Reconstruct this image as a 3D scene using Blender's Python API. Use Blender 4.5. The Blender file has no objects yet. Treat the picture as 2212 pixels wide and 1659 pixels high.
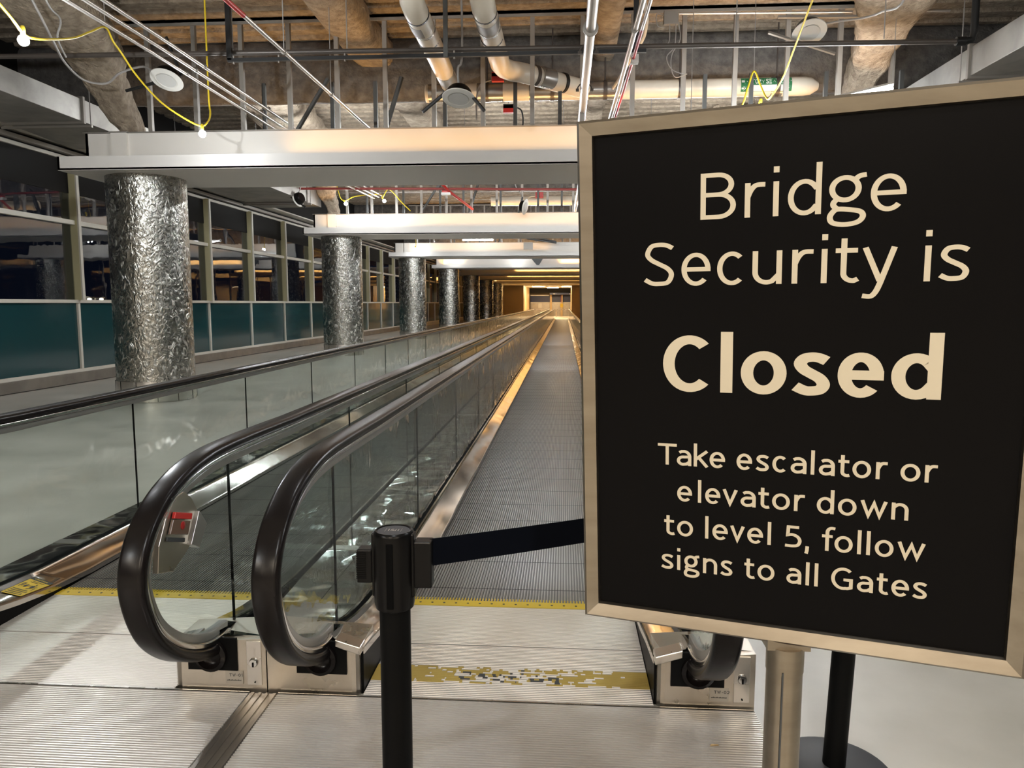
import bpy, math, random
from mathutils import Vector, Matrix, noise as mnoise
rnd = random.Random(7)
PI = math.pi
SC = bpy.context.scene
COL = SC.collection

# ------------------------------------------------------------------ camera
cam_d = bpy.data.cameras.new('camera'); cam = bpy.data.objects.new('camera', cam_d); COL.objects.link(cam)
cam.location = (0, 0, 1.45)
cam.rotation_euler = (math.radians(90 - 6.224), 0, math.radians(3.981))
cam_d.sensor_fit = 'HORIZONTAL'; cam_d.sensor_width = 36.0; cam_d.lens = 36.0 * 1600 / 2212
cam_d.clip_start = 0.02; cam_d.clip_end = 600
SC.camera = cam
# ------------------------------------------------------------------ world (night outside) and exposure
W = bpy.data.worlds.new('night'); SC.world = W; W.use_nodes = True
W.node_tree.nodes['Background'].inputs[0].default_value = (0.010, 0.014, 0.030, 1)
W.node_tree.nodes['Background'].inputs[1].default_value = 0.35
SC.view_settings.view_transform = 'Standard'; SC.view_settings.look = 'None'
SC.view_settings.gamma = 1.0; SC.view_settings.use_curve_mapping = False
SC.view_settings.exposure = 0.9
cy = SC.cycles
cy.use_denoising = True
cy.max_bounces = 9; cy.diffuse_bounces = 4; cy.glossy_bounces = 5; cy.transmission_bounces = 4
cy.transparent_max_bounces = 24
cy.sample_clamp_indirect = 6.0; cy.sample_clamp_direct = 0.0
cy.caustics_reflective = False; cy.caustics_refractive = False
cy.blur_glossy = 0.6
BULB = 115.0
TUBE = 165.0        # lamp powers, watts radiated
HALL = 95.0      # unseen fill lamps added behind the camera
COVE = 16.5
WARM = (1.0, 0.55, 0.17)
COOL = (0.93, 0.97, 1.0)

# ------------------------------------------------------------------ materials
MT = {}
def mat(name, col, rough=0.5, metal=0.0, spec=0.5, emit=None, est=0.0):
    m = bpy.data.materials.new(name); m.use_nodes = True
    b = m.node_tree.nodes['Principled BSDF']
    b.inputs['Base Color'].default_value = (*col, 1); b.inputs['Roughness'].default_value = rough
    b.inputs['Metallic'].default_value = metal; b.inputs['Specular IOR Level'].default_value = spec
    if emit:
        b.inputs['Emission Color'].default_value = (*emit, 1); b.inputs['Emission Strength'].default_value = est
    MT[name] = m
    return m
def nn(m, t): return m.node_tree.nodes.new(t)
def lk(m, a, b): m.node_tree.links.new(a, b)
def coords(m, scale=(1, 1, 1), kind='Object'):
    tc = nn(m, 'ShaderNodeTexCoord'); mp = nn(m, 'ShaderNodeMapping'); mp.inputs['Scale'].default_value = scale
    lk(m, tc.outputs[kind], mp.inputs['Vector']); return mp.outputs['Vector']
def noise_tex(m, vec, scale, detail=4, dist=0.0, rough=0.55):
    n = nn(m, 'ShaderNodeTexNoise'); n.inputs['Scale'].default_value = scale; n.inputs['Detail'].default_value = detail
    n.inputs['Distortion'].default_value = dist; n.inputs['Roughness'].default_value = rough
    lk(m, vec, n.inputs['Vector']); return n.outputs['Fac']
def ramp(m, fac, stops):
    r = nn(m, 'ShaderNodeValToRGB'); e = r.color_ramp.elements
    while len(e) < len(stops): e.new(0.5)
    for el, (p, c) in zip(e, stops):
        el.position = p; el.color = (*c, 1) if len(c) == 3 else c
    lk(m, fac, r.inputs['Fac']); return r.outputs['Color']
def bump(m, h, strength=0.3, dist=0.01):
    b = nn(m, 'ShaderNodeBump'); b.inputs['Strength'].default_value = strength; b.inputs['Distance'].default_value = dist
    lk(m, h, b.inputs['Height']); lk(m, b.outputs['Normal'], m.node_tree.nodes['Principled BSDF'].inputs['Normal']); return b
def to(m, out, name): lk(m, out, m.node_tree.nodes['Principled BSDF'].inputs[name])
def mottled(name, c0, c1, rough, metal=0.0, scale=3.0, sv=(1, 1, 1), bs=0.0, bd=0.01, bscale=None, r0=None, r1=None, lo=0.35, hi=0.65, dist=0.0, bdet=5):
    m = mat(name, c0, rough, metal)
    v = coords(m, sv); n = noise_tex(m, v, scale, 6, dist)
    to(m, ramp(m, n, [(lo, c0), (hi, c1)]), 'Base Color')
    if r0 is not None:
        to(m, ramp(m, n, [(lo, (r0,) * 3), (hi, (r1,) * 3)]), 'Roughness')
    if bs: bump(m, noise_tex(m, v, bscale or scale * 3, bdet), bs, bd)
    return m

mottled('concrete', (0.40, 0.38, 0.33), (0.56, 0.53, 0.475), 0.3, scale=1.4, bs=0.10, bd=0.004, bscale=14, r0=0.28, r1=0.40, lo=.3, hi=.7)
mottled('tread_aluminium', (0.62, 0.59, 0.56), (0.72, 0.69, 0.66), 0.4, 0.55, scale=2.5, r0=0.34, r1=0.46)
m = mottled('pallet_metal', (0.135, 0.123, 0.112), (0.22, 0.203, 0.187), 0.5, 0.0, scale=1.6, sv=(3, .25, 1), r0=0.42, r1=0.55)
m.node_tree.nodes['Principled BSDF'].inputs['Specular IOR Level'].default_value = 0.2
mottled('stainless', (0.60, 0.57, 0.53), (0.70, 0.67, 0.63), 0.26, 1.0, scale=4, sv=(1, .3, 1), bs=0.04, bd=0.004, bscale=2, r0=0.2, r1=0.34)
mottled('deck_steel', (0.52, 0.525, 0.52), (0.60, 0.605, 0.60), 0.03, 1.0, scale=2, bs=0.75, bd=0.03, bscale=4.0, r0=0.06, r1=0.11, bdet=0.5)
mottled('wavy_steel', (0.58, 0.55, 0.515), (0.66, 0.63, 0.595), 0.1, 1.0, scale=3, sv=(1, .6, 1), bs=0.4, bd=0.02, bscale=3.0, r0=0.07, r1=0.14, bdet=0.5)
m = mottled('brushed_steel', (0.27, 0.23, 0.18), (0.34, 0.295, 0.235), 0.34, 1.0, scale=30, sv=(.06, 1, 1), bs=0.03, bd=0.001, bscale=80)
mottled('box_steel', (0.50, 0.45, 0.38), (0.60, 0.55, 0.48), 0.33, 1.0, scale=5, r0=0.26, r1=0.40)
mat('chrome', (0.72, 0.71, 0.70), 0.13, 1.0)
mat('grey_profile', (0.42, 0.41, 0.39), 0.38, 0.8)
m = mat('rubber', (0.008, 0.0062, 0.006), 0.27, 0, 0.24)
mat('black_plastic', (0.004, 0.0036, 0.0036), 0.28, 0, 0.16)
mat('black_satin', (0.003, 0.003, 0.003), 0.45, 0, 0.08)
mat('webbing', (0.0022, 0.003, 0.006), 0.8, 0, 0.06)
mat('inlet_black', (0.005, 0.005, 0.005), 0.6, 0, 0.1)
mat('dark_gap', (0.003, 0.003, 0.003), 0.8, 0, 0.05)
mat('poster_black', (0.0025, 0.0022, 0.0024), 0.34, 0, 0.08)
mat('cream_ink', (0.58, 0.50, 0.365), 0.55)
mat('white_paint', (0.74, 0.71, 0.67), 0.45)
mat('fascia_paint', (0.76, 0.72, 0.66), 0.42)
mat('cream_frame', (0.70, 0.66, 0.58), 0.42)
mat('olive_frame', (0.60, 0.55, 0.33), 0.45)
mat('teal_glass', (0.012, 0.055, 0.062), 0.10, 0, 0.5)
mat('dark_header', (0.020, 0.019, 0.018), 0.75, 0, 0.1)
mottled('kick_steel', (0.36, 0.33, 0.30), (0.45, 0.42, 0.38), 0.3, 0.9, scale=3)
mottled('fireproofing', (0.26, 0.205, 0.15), (0.42, 0.34, 0.25), 0.95, scale=9, bs=1.0, bd=0.05, bscale=15)
mottled('fireproofing_grey', (0.10, 0.092, 0.084), (0.17, 0.155, 0.14), 0.95, scale=8, bs=0.9, bd=0.03, bscale=15)
mottled('galvanized', (0.30, 0.285, 0.26), (0.42, 0.40, 0.365), 0.48, 0.55, scale=2.4, dist=0.4, bs=0.08, bd=0.01, bscale=2)
mat('galv_stud', (0.30, 0.275, 0.245), 0.5, 0.5)
mat('dark_stud', (0.10, 0.10, 0.095), 0.5, 0.4)
mat('conduit', (0.62, 0.58, 0.54), 0.3, 0.8)
mat('iron_pipe', (0.09, 0.075, 0.065), 0.4, 0.3)
mat('black_iron', (0.012, 0.012, 0.012), 0.4, 0.2)
mottled('pipe_jacket', (0.70, 0.62, 0.50), (0.80, 0.73, 0.61), 0.35, 0, scale=2)
mat('pipe_tape', (0.40, 0.38, 0.35), 0.25, 0.7)
mat('red_paint', (0.55, 0.03, 0.025), 0.4)
mat('maroon_pipe', (0.24, 0.035, 0.03), 0.4)
mat('yellow_cord', (0.85, 0.62, 0.03), 0.45)
mat('yellow_paint', (0.72, 0.50, 0.035), 0.5)
mat('yellow_worn', (0.42, 0.295, 0.065), 0.6)
mat('letter_dark', (0.045, 0.048, 0.05), 0.6)
mat('sign_green', (0.02, 0.17, 0.06), 0.45)
mat('label_white', (0.75, 0.74, 0.70), 0.5)
mat('label_grey', (0.46, 0.42, 0.36), 0.42, 0.5)
mat('speaker_white', (0.72, 0.70, 0.65), 0.5)
mat('speaker_grille', (0.55, 0.54, 0.51), 0.6)
mat('grey_wire', (0.34, 0.32, 0.30), 0.5, 0.3)
mat('tan_wall', (0.60, 0.43, 0.22), 0.5)
mat('blue_sign', (0.012, 0.025, 0.10), 0.4)
mat('clear_red', (0.35, 0.02, 0.02), 0.2)
mat('base_grey', (0.04, 0.04, 0.045), 0.5)
mat('small_bulb_glow', (1, 1, 1), 0.4, emit=COOL, est=14.0 / (4 * PI * 0.045 ** 2 * PI))
mat('tube_glow', (1, 1, 1), 0.4, emit=COOL, est=TUBE / (2 * PI * .032 * 2.4 * PI))
mat('dim_tube_glow', (1, 1, 1), 0.4, emit=COOL, est=6)
mat('bulb_glow', (1, 1, 1), 0.4, emit=COOL, est=BULB / (4 * PI * 0.045 ** 2 * PI))
mat('cove_glow', (1, 1, 1), 0.4, emit=WARM, est=1.0)
mat('far_warm_lamp', (1, 1, 1), 0.4, emit=(1, .74, .42), est=120)
mat('street_glow', (1, 1, 1), 0.4, emit=(1, .85, .6), est=60)
mat('clear_cover', (0.16, 0.10, 0.07), 0.12)

# swirl finished column steel: short curved grinding strokes
m = mat('swirl_steel', (0.50, 0.48, 0.43), 0.2, 1.0)
v = coords(m, (1, 1, 0.7))
n1 = noise_tex(m, v, 7.0, 1, 0.8); n2 = noise_tex(m, v, 13.0, 2, 1.5); n3 = noise_tex(m, v, 12.0, 1, 0.5)
def math_(m, op, a, b=None, c=None):
    q = nn(m, 'ShaderNodeMath'); q.operation = op
    for i, x in enumerate((a, b, c)):
        if x is None: continue
        if isinstance(x, (int, float)): q.inputs[i].default_value = x
        else: lk(m, x, q.inputs[i])
    return q.outputs[0]
gate = math_(m, 'MULTIPLY_ADD', n3, 6.0, -2.7); 
gq = nn(m, 'ShaderNodeClamp'); lk(m, gate, gq.inputs[0])
pp = math_(m, 'MULTIPLY', math_(m, 'PINGPONG', math_(m, 'MULTIPLY', n1, 12.0), 1.0), gq.outputs[0])
h = math_(m, 'MULTIPLY_ADD', math_(m, 'POWER', pp, 3.0), 0.45, n2)
bump(m, h, 0.55, 0.03)
to(m, ramp(m, pp, [(0.40, (0.38, 0.37, 0.335)), (0.95, (0.80, 0.79, 0.75))]), 'Base Color')  # glint of the strokes put into the base colour as paler lines
to(m, ramp(m, pp, [(0.2, (0.26,) * 3), (0.9, (0.38,) * 3)]), 'Roughness')

def glass(name, tint, wav, wscale, boost, rough=0.0):
    m = bpy.data.materials.new(name); m.use_nodes = True; nt = m.node_tree; nt.nodes.clear()
    out = nn(m, 'ShaderNodeOutputMaterial'); mx = nn(m, 'ShaderNodeMixShader'); tr = nn(m, 'ShaderNodeBsdfTransparent')
    gl = nn(m, 'ShaderNodeBsdfGlossy'); gl.inputs['Roughness'].default_value = rough
    tr.inputs['Color'].default_value = (*tint, 1)
    fr = nn(m, 'ShaderNodeLayerWeight'); fr.inputs['Blend'].default_value = 0.5
    pw = nn(m, 'ShaderNodeMath'); pw.operation = 'POWER'; pw.inputs[1].default_value = 4.6; lk(m, fr.outputs['Facing'], pw.inputs[0])
    ml = nn(m, 'ShaderNodeMath'); ml.operation = 'MULTIPLY_ADD'; ml.use_clamp = True; ml.inputs[1].default_value = 0.92; ml.inputs[2].default_value = 0.045 * boost
    lk(m, pw.outputs[0], ml.inputs[0]); lk(m, ml.outputs[0], mx.inputs[0])
    lk(m, tr.outputs[0], mx.inputs[1]); lk(m, gl.outputs[0], mx.inputs[2]); lk(m, mx.outputs[0], out.inputs[0])
    if wav:
        v = coords(m); n = noise_tex(m, v, wscale, 2, 0.8)
        b = nn(m, 'ShaderNodeBump'); b.inputs['Strength'].default_value = wav; b.inputs['Distance'].default_value = 0.05
        lk(m, n, b.inputs['Height']); lk(m, b.outputs[0], gl.inputs['Normal'])
    MT[name] = m
glass('balustrade_glass', (0.90, 0.945, 0.925), 0.30, 2.6, 1.0)
glass('window_glass', (0.55, 0.57, 0.58), 0.03, 1.2, 2.2)

# ------------------------------------------------------------------ mesh builder
class MB:
    def __init__(s): s.v = []; s.f = []; s.marks = []
    def mark(s, m): s.marks.append((len(s.f), m)); return s
    def quad(s, a, b, c, d):
        i = len(s.v); s.v += [tuple(a), tuple(b), tuple(c), tuple(d)]; s.f.append((i, i + 1, i + 2, i + 3)); return s
    def box(s, x0, x1, y0, y1, z0, z1):
        i = len(s.v)
        s.v += [(x0, y0, z0), (x1, y0, z0), (x1, y1, z0), (x0, y1, z0), (x0, y0, z1), (x1, y0, z1), (x1, y1, z1), (x0, y1, z1)]
        for q in ((0, 3, 2, 1), (4, 5, 6, 7), (0, 1, 5, 4), (1, 2, 6, 5), (2, 3, 7, 6), (3, 0, 4, 7)): s.f.append(tuple(i + k for k in q))
        return s
    def poly_prism(s, pts, vec):
        """closed outline swept by vec, capped"""
        i = len(s.v); n = len(pts); vec = Vector(vec)
        s.v += [tuple(p) for p in pts] + [tuple(Vector(p) + vec) for p in pts]
        s.f.append(tuple(range(i, i + n))[::-1]); s.f.append(tuple(range(i + n, i + 2 * n)))
        for k in range(n): s.f.append((i + k, i + (k + 1) % n, i + n + (k + 1) % n, i + n + k))
        return s
    def loft(s, rings, closed=True, caps=True):
        i = len(s.v); n = len(rings[0])
        for r in rings: s.v += [tuple(p) for p in r]
        for k in range(len(rings) - 1):
            for j in range(n if closed else n - 1):
                a = i + k * n + j; b = i + k * n + (j + 1) % n
                s.f.append((a, b, b + n, a + n))
        if caps and closed:
            s.f.append(tuple(range(i, i + n))[::-1]); e = i + (len(rings) - 1) * n; s.f.append(tuple(range(e, e + n)))
        return s
    def tube(s, pts, r, n=10, caps=True):
        P = [Vector(p) for p in pts]; rings = []; up = None
        for k, p in enumerate(P):
            t = (P[min(k + 1, len(P) - 1)] - P[max(k - 1, 0)]).normalized()
            if up is None:
                up = Vector((0, 0, 1)) if abs(t.z) < .9 else Vector((1, 0, 0))
            u = (up - t * up.dot(t)).normalized(); w = t.cross(u); up = u
            rr = r[k] if isinstance(r, (list, tuple)) else r
            rings.append([p + (u * math.cos(a) + w * math.sin(a)) * rr for a in [2 * PI * j / n for j in range(n)]])
        return s.loft(rings, True, caps)
    def lathe(s, prof, c=(0, 0, 0), n=32, axis=None):
        """prof: (radius, height) along axis (default z)"""
        ax = Vector(axis).normalized() if axis is not None else Vector((0, 0, 1))
        u = ax.orthogonal().normalized(); w = ax.cross(u); c = Vector(c)
        rings = [[c + ax * h + (u * math.cos(a) + w * math.sin(a)) * max(r, 1e-5) for a in [2 * PI * j / n for j in range(n)]] for r, h in prof]
        return s.loft(rings, True, True)
    def sphere(s, c, r, n=14, sz=1.0):
        return s.lathe([(r * math.sin(PI * k / 10), -r * sz * math.cos(PI * k / 10)) for k in range(11)], c, n)
    def build(s, name, m, parent=None, smooth=False, bev=0.0, seg=2):
        me = bpy.data.meshes.new(name); me.from_pydata(s.v, [], s.f); me.update()
        me.materials.append(MT[m])
        for q, (f0, m2) in enumerate(s.marks):
            me.materials.append(MT[m2])
            f1 = s.marks[q + 1][0] if q + 1 < len(s.marks) else len(s.f)
            for fi in range(f0, f1): me.polygons[fi].material_index = q + 1
        o = bpy.data.objects.new(name, me); COL.objects.link(o)
        if smooth:
            for p in me.polygons: p.use_smooth = True
            try: me.set_sharp_from_angle(angle=math.radians(42))
            except Exception: pass
        if bev:
            b = o.modifiers.new('bevel', 'BEVEL'); b.width = bev; b.segments = seg; b.limit_method = 'ANGLE'; b.angle_limit = math.radians(35)
        if parent is not None:
            o.parent = parent
            o.location = tuple(-Vector(parent['_o'])) if '_o' in parent else (0, 0, 0)
        return o
def thing(name, loc, label, cat, group=None):
    o = bpy.data.objects.new(name, None); COL.objects.link(o); o.location = loc; o.empty_display_size = 0.1
    o['_o'] = tuple(loc); tag(o, label, cat, group); return o
def tag(o, label, cat, group=None):
    o['label'] = label; o['category'] = cat
    if group: o['group'] = group
    return o
def struct(o): o['kind'] = 'structure'; return o
def dup(root, off, label, group=None):
    off = Vector(off)
    r = root.copy(); COL.objects.link(r); r.location = Vector(root.location) + off; r['label'] = label
    if group: r['group'] = group
    for ch in list(root.children):
        c = ch.copy(); COL.objects.link(c); c.parent = r
        for g in list(ch.children):
            d = g.copy(); COL.objects.link(d); d.parent = c
    return r
def spline(P, n=8, closed=False):
    P = [Vector(p) for p in P]; out = []; N = len(P)
    for k in range(N if closed else N - 1):
        if closed: a, b, c, d = P[k - 1], P[k], P[(k + 1) % N], P[(k + 2) % N]
        else: a, b, c, d = P[max(k - 1, 0)], P[k], P[k + 1], P[min(k + 2, N - 1)]
        for j in range(n):
            t = j / n
            out.append(0.5 * ((2 * b) + (c - a) * t + (2 * a - 5 * b + 4 * c - d) * t * t + (3 * b - a - 3 * c + d) * t ** 3))
    if not closed: out.append(P[-1])
    return out

# ------------------------------------------------------------------ lettering drawn with an elliptical pen
def arc(cx, cy_, rx, ry, a0, a1, n=20):
    return [Vector((cx + rx * math.cos(math.radians(a0 + (a1 - a0) * k / n)), cy_ + ry * math.sin(math.radians(a0 + (a1 - a0) * k / n)))) for k in range(n + 1)]
def V2(*p): return [Vector(q) for q in p]
def glyph(ch, w, b, hx, bold=False):
    """strokes in x-height units; w = width between the outer stem centre lines, b = half thickness of horizontals, hx = of stems"""
    t = 1 - b; cap = 1.36; ct = cap - b; asc = 1.46
    F = hx
    S = lambda H: [Vector(p) for p in ((w * .97 + F * .4, H - b - .085 * H), (w * .78, H - b - .018 * H), (w * .5, H - b), (w * .2, H - b - .04 * H), (w * .05, H * .735), (w * .2, H * .605), (w * .5, H * .505), (w * .82, H * .40), (w * .97, H * .262), (w * .83, b + .035 * H), (w * .48, b), (w * .22, b + .014 * H), (-F * .5, b + .10 * H))]
    if ch == 'o': return [(arc(w / 2, .5, w / 2, .5 - b + .012, 0, 360, 40)[:-1], True)]
    if ch in 'OQ0': return [(arc(w / 2, cap / 2, w / 2, cap / 2 - b + .012, 0, 360, 40)[:-1], True)]
    if ch == 'e': return [(V2((0, .5), (w + F, .5)), False), (arc(w / 2, .5, w / 2, .5 - b + .012, -2, 316, 36), False)]
    if ch == 'c': return [(arc(w * .55, .5, w * .55, .5 - b + .012, 48, 312, 30), False)]
    if ch == 'C': return [(arc(w * .56, cap / 2, w * .56, cap / 2 - b + .012, 47, 313, 34), False)]
    if ch == 'G': return [(arc(w * .56, cap / 2, w * .56, cap / 2 - b + .012, 47, 285, 32) + V2((w * .8, .09), (w, .16), (w, .62), (w * .58, .62)), False)]
    if ch == 'a':
        r = min(w * .5, t - .55)
        return [(V2((w, 0), (w, t - r)) + arc(w - w * .5, t - r, w * .5, r, 0, 90, 10)[1:] + V2((w * .28, .90), (w * .08, .83)), False),
                (V2((w, .58)) + V2((w * .55, .56)) + arc(w * .42, .56 - (.56 - b) / 2, w * .42, (.56 - b) / 2, 90, 270, 16) + V2((w * .72, .12), (w, .27)), False)]
    if ch == 's': return [(spline(S(1.0), 5), False)]
    if ch == 'S': return [(spline(S(cap), 6), False)]
    if ch == 'r': return [(V2((0, 0), (0, 1)), False), (spline(V2((0, .58), (w * .22, .79), (w * .55, .925), (w + F * .7, .935)), 6), False)]
    if ch == 'i': return [(V2((w / 2, 0), (w / 2, 1)), False), (V2((w / 2, 1.25), (w / 2, 1.25 + 2.2 * hx)), False)]
    if ch == 'l': return [(V2((w / 2, 0), (w / 2, asc)), False)]
    if ch == 'd': return [(V2((w, .80)) + arc(w * .5, .5, w * .5, .5 - b + .012, 38, 322, 28) + V2((w, .2)), False), (V2((w, 0), (w, asc)), False)]
    if ch == 'g': return [(arc(w * .44, .67, w * .40, .31, 0, 360, 30)[:-1], True), (spline(V2((w * .24, .42), (w * .11, .31), (w * .10, .21), (w * .22, .115)), 5), False),
                          (spline(V2((w * .22, .11), (w * .6, .085), (w * .92, .02), (w, -.12), (w * .84, -.27), (w * .45, -.325), (w * .1, -.27), (0, -.13), (w * .06, .01)), 5, True), True),
                          (spline(V2((w * .72, .90), (w * .86, 1.0), (w + F * .7, 1.03)), 5), False)]
    if ch == 'n': return [(V2((0, 0), (0, 1)), False), (V2((0, .72)) + arc(w * .5, t - w * .5 if t - w * .5 > .5 else .5, w * .5, min(w * .5, t - .5), 140, 0, 14) + V2((w, 0)), False)]
    if ch == 'u': return [(V2((0, 1)) + arc(w * .48, .36, w * .48, .36 - b + .01, 180, 300, 14) + V2((w, .3)), False), (V2((w, 0), (w, 1)), False)]
    if ch == 't':
        x = w * .32
        return [(V2((x, 1.28)) + arc(x + .26, .28, .26, .28 - b + .01, 180, 275, 10) + V2((w + F * .8, .11)), False), (V2((-F * .9, t), (w + F * .5, t)), False)]
    if ch == 'f': return [(V2((w * .38, 0), (w * .38, 1.15)) + arc(w * .38 + w * .5, 1.15, w * .5, .27, 180, 80, 10) + V2((w + F, 1.4)), False), (V2((-F * .9, t), (w * .95, t)), False)]
    if ch == 'y': return [(V2((F * .2, 1), (w * .54, .04)), False), (V2((w - F * .1, 1), (w * .56, -.02)) + spline(V2((w * .56, -.02), (w * .43, -.26), (w * .26, -.40), (-F * .3, -.385)), 5)[1:], False)]
    if ch == 'v': return [(V2((F * .2, 1), (w * .5, b * 1.2), (w - F * .2, 1)), False)]
    if ch == 'w': return [(V2((F * .2, 1), (w * .28, b * 1.2), (w * .51, .86), (w * .74, b * 1.2), (w - F * .2, 1)), False)]
    if ch == 'k': return [(V2((0, 0), (0, asc)), False), (V2((w + F * .3, 1), (0, .44)), False), (V2((w * .30, .58), (w + F * .4, 0)), False)]
    if ch == 'T': return [(V2((-F, ct), (w + F, ct)), False), (V2((w / 2, 0), (w / 2, cap)), False)]
    if ch == 'W': return [(V2((0, cap), (w * .26, b), (w * .5, cap * .9), (w * .74, b), (w, cap)), False)]
    if ch == 'E': return [(V2((w, ct), (0, ct), (0, b), (w, b)), False), (V2((0, cap / 2), (w * .9, cap / 2)), False)]
    if ch == 'M': return [(V2((0, 0), (0, cap), (w / 2, .3), (w, cap), (w, 0)), False)]
    if ch == 'N': return [(V2((0, 0), (0, cap), (w, 0), (w, cap)), False)]
    if ch == 'A': return [(V2((0, 0), (w / 2, cap), (w, 0)), False), (V2((w * .2, .42), (w * .8, .42)), False)]
    if ch == 'U': return [(V2((0, cap), (0, .4)) + arc(w / 2, .4, w / 2, .4 - b, 180, 360, 14) + V2((w, cap)), False)]
    if ch == 'I': return [(V2((w / 2, 0), (w / 2, cap)), False)]
    if ch in 'BR':
        m_ = .72
        s = [(V2((0, 0), (0, cap)), False), (V2((0, ct), (w * .5, ct)) + arc(w * .5, (ct + m_) / 2, w * .43, (ct - m_) / 2, 90, -90, 14)[1:] + V2((0, m_)), False)]
        if ch == 'B': s.append((V2((0, m_), (w * .52, m_)) + arc(w * .52, (m_ + b) / 2, w * .48, (m_ - b) / 2, 90, -90, 14)[1:] + V2((0, b)), False))
        else: s.append((V2((w * .5, m_), (w, 0)), False))
        return s
    if ch == '1': return [(V2((w * .1, 1.05), (w * .6, cap), (w * .6, 0)), False)]
    if ch == '2': return [(spline(V2((0, cap * .78), (w * .25, ct), (w * .7, ct - .02), (w, cap * .72), (w * .8, cap * .45), (0, b)), 5) + V2((w, b)), False)]
    if ch == '-': return [(V2((0, .6), (w, .6)), False)]
    if ch == '5': return [(V2((w * .92, ct), (w * .14, ct), (w * .10, .76)) + spline(V2((w * .10, .76), (w * .48, .80), (w * .86, .66), (w, .42), (w * .84, .16), (w * .42, b), (-F * .6, .10)), 6)[1:], False)]
    if ch == ',': return [(V2((w * .9, .16), (w * .6, -.12), (-F * .1, -.30)), False)]
    return []
def ribbon(pts, closed, hx, hy):
    """left and right outlines with mitred corners for an elliptical pen"""
    k = hx / hy
    P = [Vector((p.x, p.y * k)) for p in pts]; Q = [P[0]]
    for p in P[1:]:
        if (p - Q[-1]).length > 1e-5: Q.append(p)
    if closed and (Q[0] - Q[-1]).length < 1e-5: Q.pop()
    n = len(Q); L = []; R = []
    for i in range(n):
        a = Q[i - 1] if (closed or i > 0) else None; c = Q[(i + 1) % n] if (closed or i < n - 1) else None
        d0 = (Q[i] - a).normalized() if a is not None else None; d1 = (c - Q[i]).normalized() if c is not None else None
        if d0 is None: d0 = d1
        if d1 is None: d1 = d0
        n0 = Vector((-d0.y, d0.x)); n1 = Vector((-d1.y, d1.x)); mt = n0 + n1
        if mt.length < .2: mt = n1
        mt.normalize(); s = min(1 / max(mt.dot(n1), .3), 2.6) * hx
        L.append(Q[i] + mt * s); R.append(Q[i] - mt * s)
    un = lambda z: Vector((z.x, z.y / k))
    return [un(z) for z in L], [un(z) for z in R]
def letters(mb, items, base, xh, hx, hy, plane, lift=0.0, bold=False):
    """items: (char, left, right); plane(u, v, lift) -> world; base = v of the baseline (v grows upwards)"""
    for ch, u0, u1 in items:
        w = max((u1 - u0 - 2 * hx) / xh, 0.0)
        for ks, (pts, cl) in enumerate(glyph(ch, w, hy / xh, hx / xh, bold)):
            lf = lift + ks * 5e-5
            L, R = ribbon(pts, cl, hx / xh, hy / xh)
            i = len(mb.v)
            for a, b_ in zip(L, R):
                mb.v.append(tuple(plane(u0 + hx + a.x * xh, base + a.y * xh, lf))); mb.v.append(tuple(plane(u0 + hx + b_.x * xh, base + b_.y * xh, lf)))
            n = len(L)
            for k in range(n if cl else n - 1):
                p = i + 2 * k; q = i + 2 * ((k + 1) % n); mb.f.append((p, p + 1, q + 1, q))
    return mb
ADV = {'i': .0, 'l': .0, 'I': .0, '1': .45, 't': .5, 'r': .5, 'f': .5, '-': .45, ' ': .45, 'W': 1.25, 'M': 1.15, ',': .2}
def typeset(txt, u, xh, hx, gap=.28):
    it = []
    for ch in txt:
        wd = ADV.get(ch, .82) * xh + 2 * hx
        if ch != ' ': it.append((ch, u, u + wd))
        u += wd + gap * xh
    return it

# ================================================================== THE SETTING
XL, XR = -8.9, 6.7          # window walls
Y0, Y1 = -4.0, 72.0
struct(MB().box(XL - .4, XR + .4, -16.2, 112, -0.30, -0.012).build('floor', 'concrete'))
# corrugated roof deck with sprayed ribs
mb = MB(); z0 = 5.6; per = 0.38; prof = []
y = Y0
while y < Y1 + 10:
    prof += [(y, z0), (y + per * .55, z0), (y + per * .64, z0 + .075), (y + per * .91, z0 + .075)]; y += per
prof.append((y, z0))
rows = []
for (yy, zz) in prof: rows.append([(XL - .4, yy, zz), (XR + .4, yy, zz)])
mb.loft(rows, closed=False, caps=False)
mb.box(XL - .4, XR + .4, Y0, Y1 + 10, 5.75, 5.9)
ceil_ = struct(mb.build('ceiling', 'fireproofing')); ceil_['_o'] = (0, 0, 0)
BY = [10.15 + 9.8 * k for k in range(-1, 7)]      # front edge of every soffit beam
def lumpy(path, wid, hei, amp=.05, seed=0, n=16):
    """sprayed member: rounded cross section that wanders along its path"""
    P = spline(path, 8); rings = []
    m_ = len(P)
    for k, p in enumerate(P):
        t = (P[min(k + 1, m_ - 1)] - P[max(k - 1, 0)]).normalized(); u = Vector((1, 0, 0)) if abs(t.x) < .8 else Vector((0, 1, 0)); u = (u - t * u.dot(t)).normalized(); w = t.cross(u)
        f = k / (m_ - 1) * (len(wid) - 1); i = min(int(f), len(wid) - 2); f -= i
        a = wid[i] * (1 - f) + wid[i + 1] * f; b = hei[i] * (1 - f) + hei[i + 1] * f
        r = []
        for j in range(n):
            q = 2 * PI * j / n; c, s = math.cos(q), math.sin(q)
            e = .55
            d = u * (a / 2 * math.copysign(abs(c) ** e, c)) + w * (b / 2 * math.copysign(abs(s) ** e, s))
            o = p + d; o = o + d.normalized() * mnoise.noise(o * 3.0 + Vector((seed, 0, 0))) * amp + d.normalized() * mnoise.noise(o * 9.0) * amp * .5
            r.append(o)
        rings.append(r)
    return MB().loft(rings)
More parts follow.
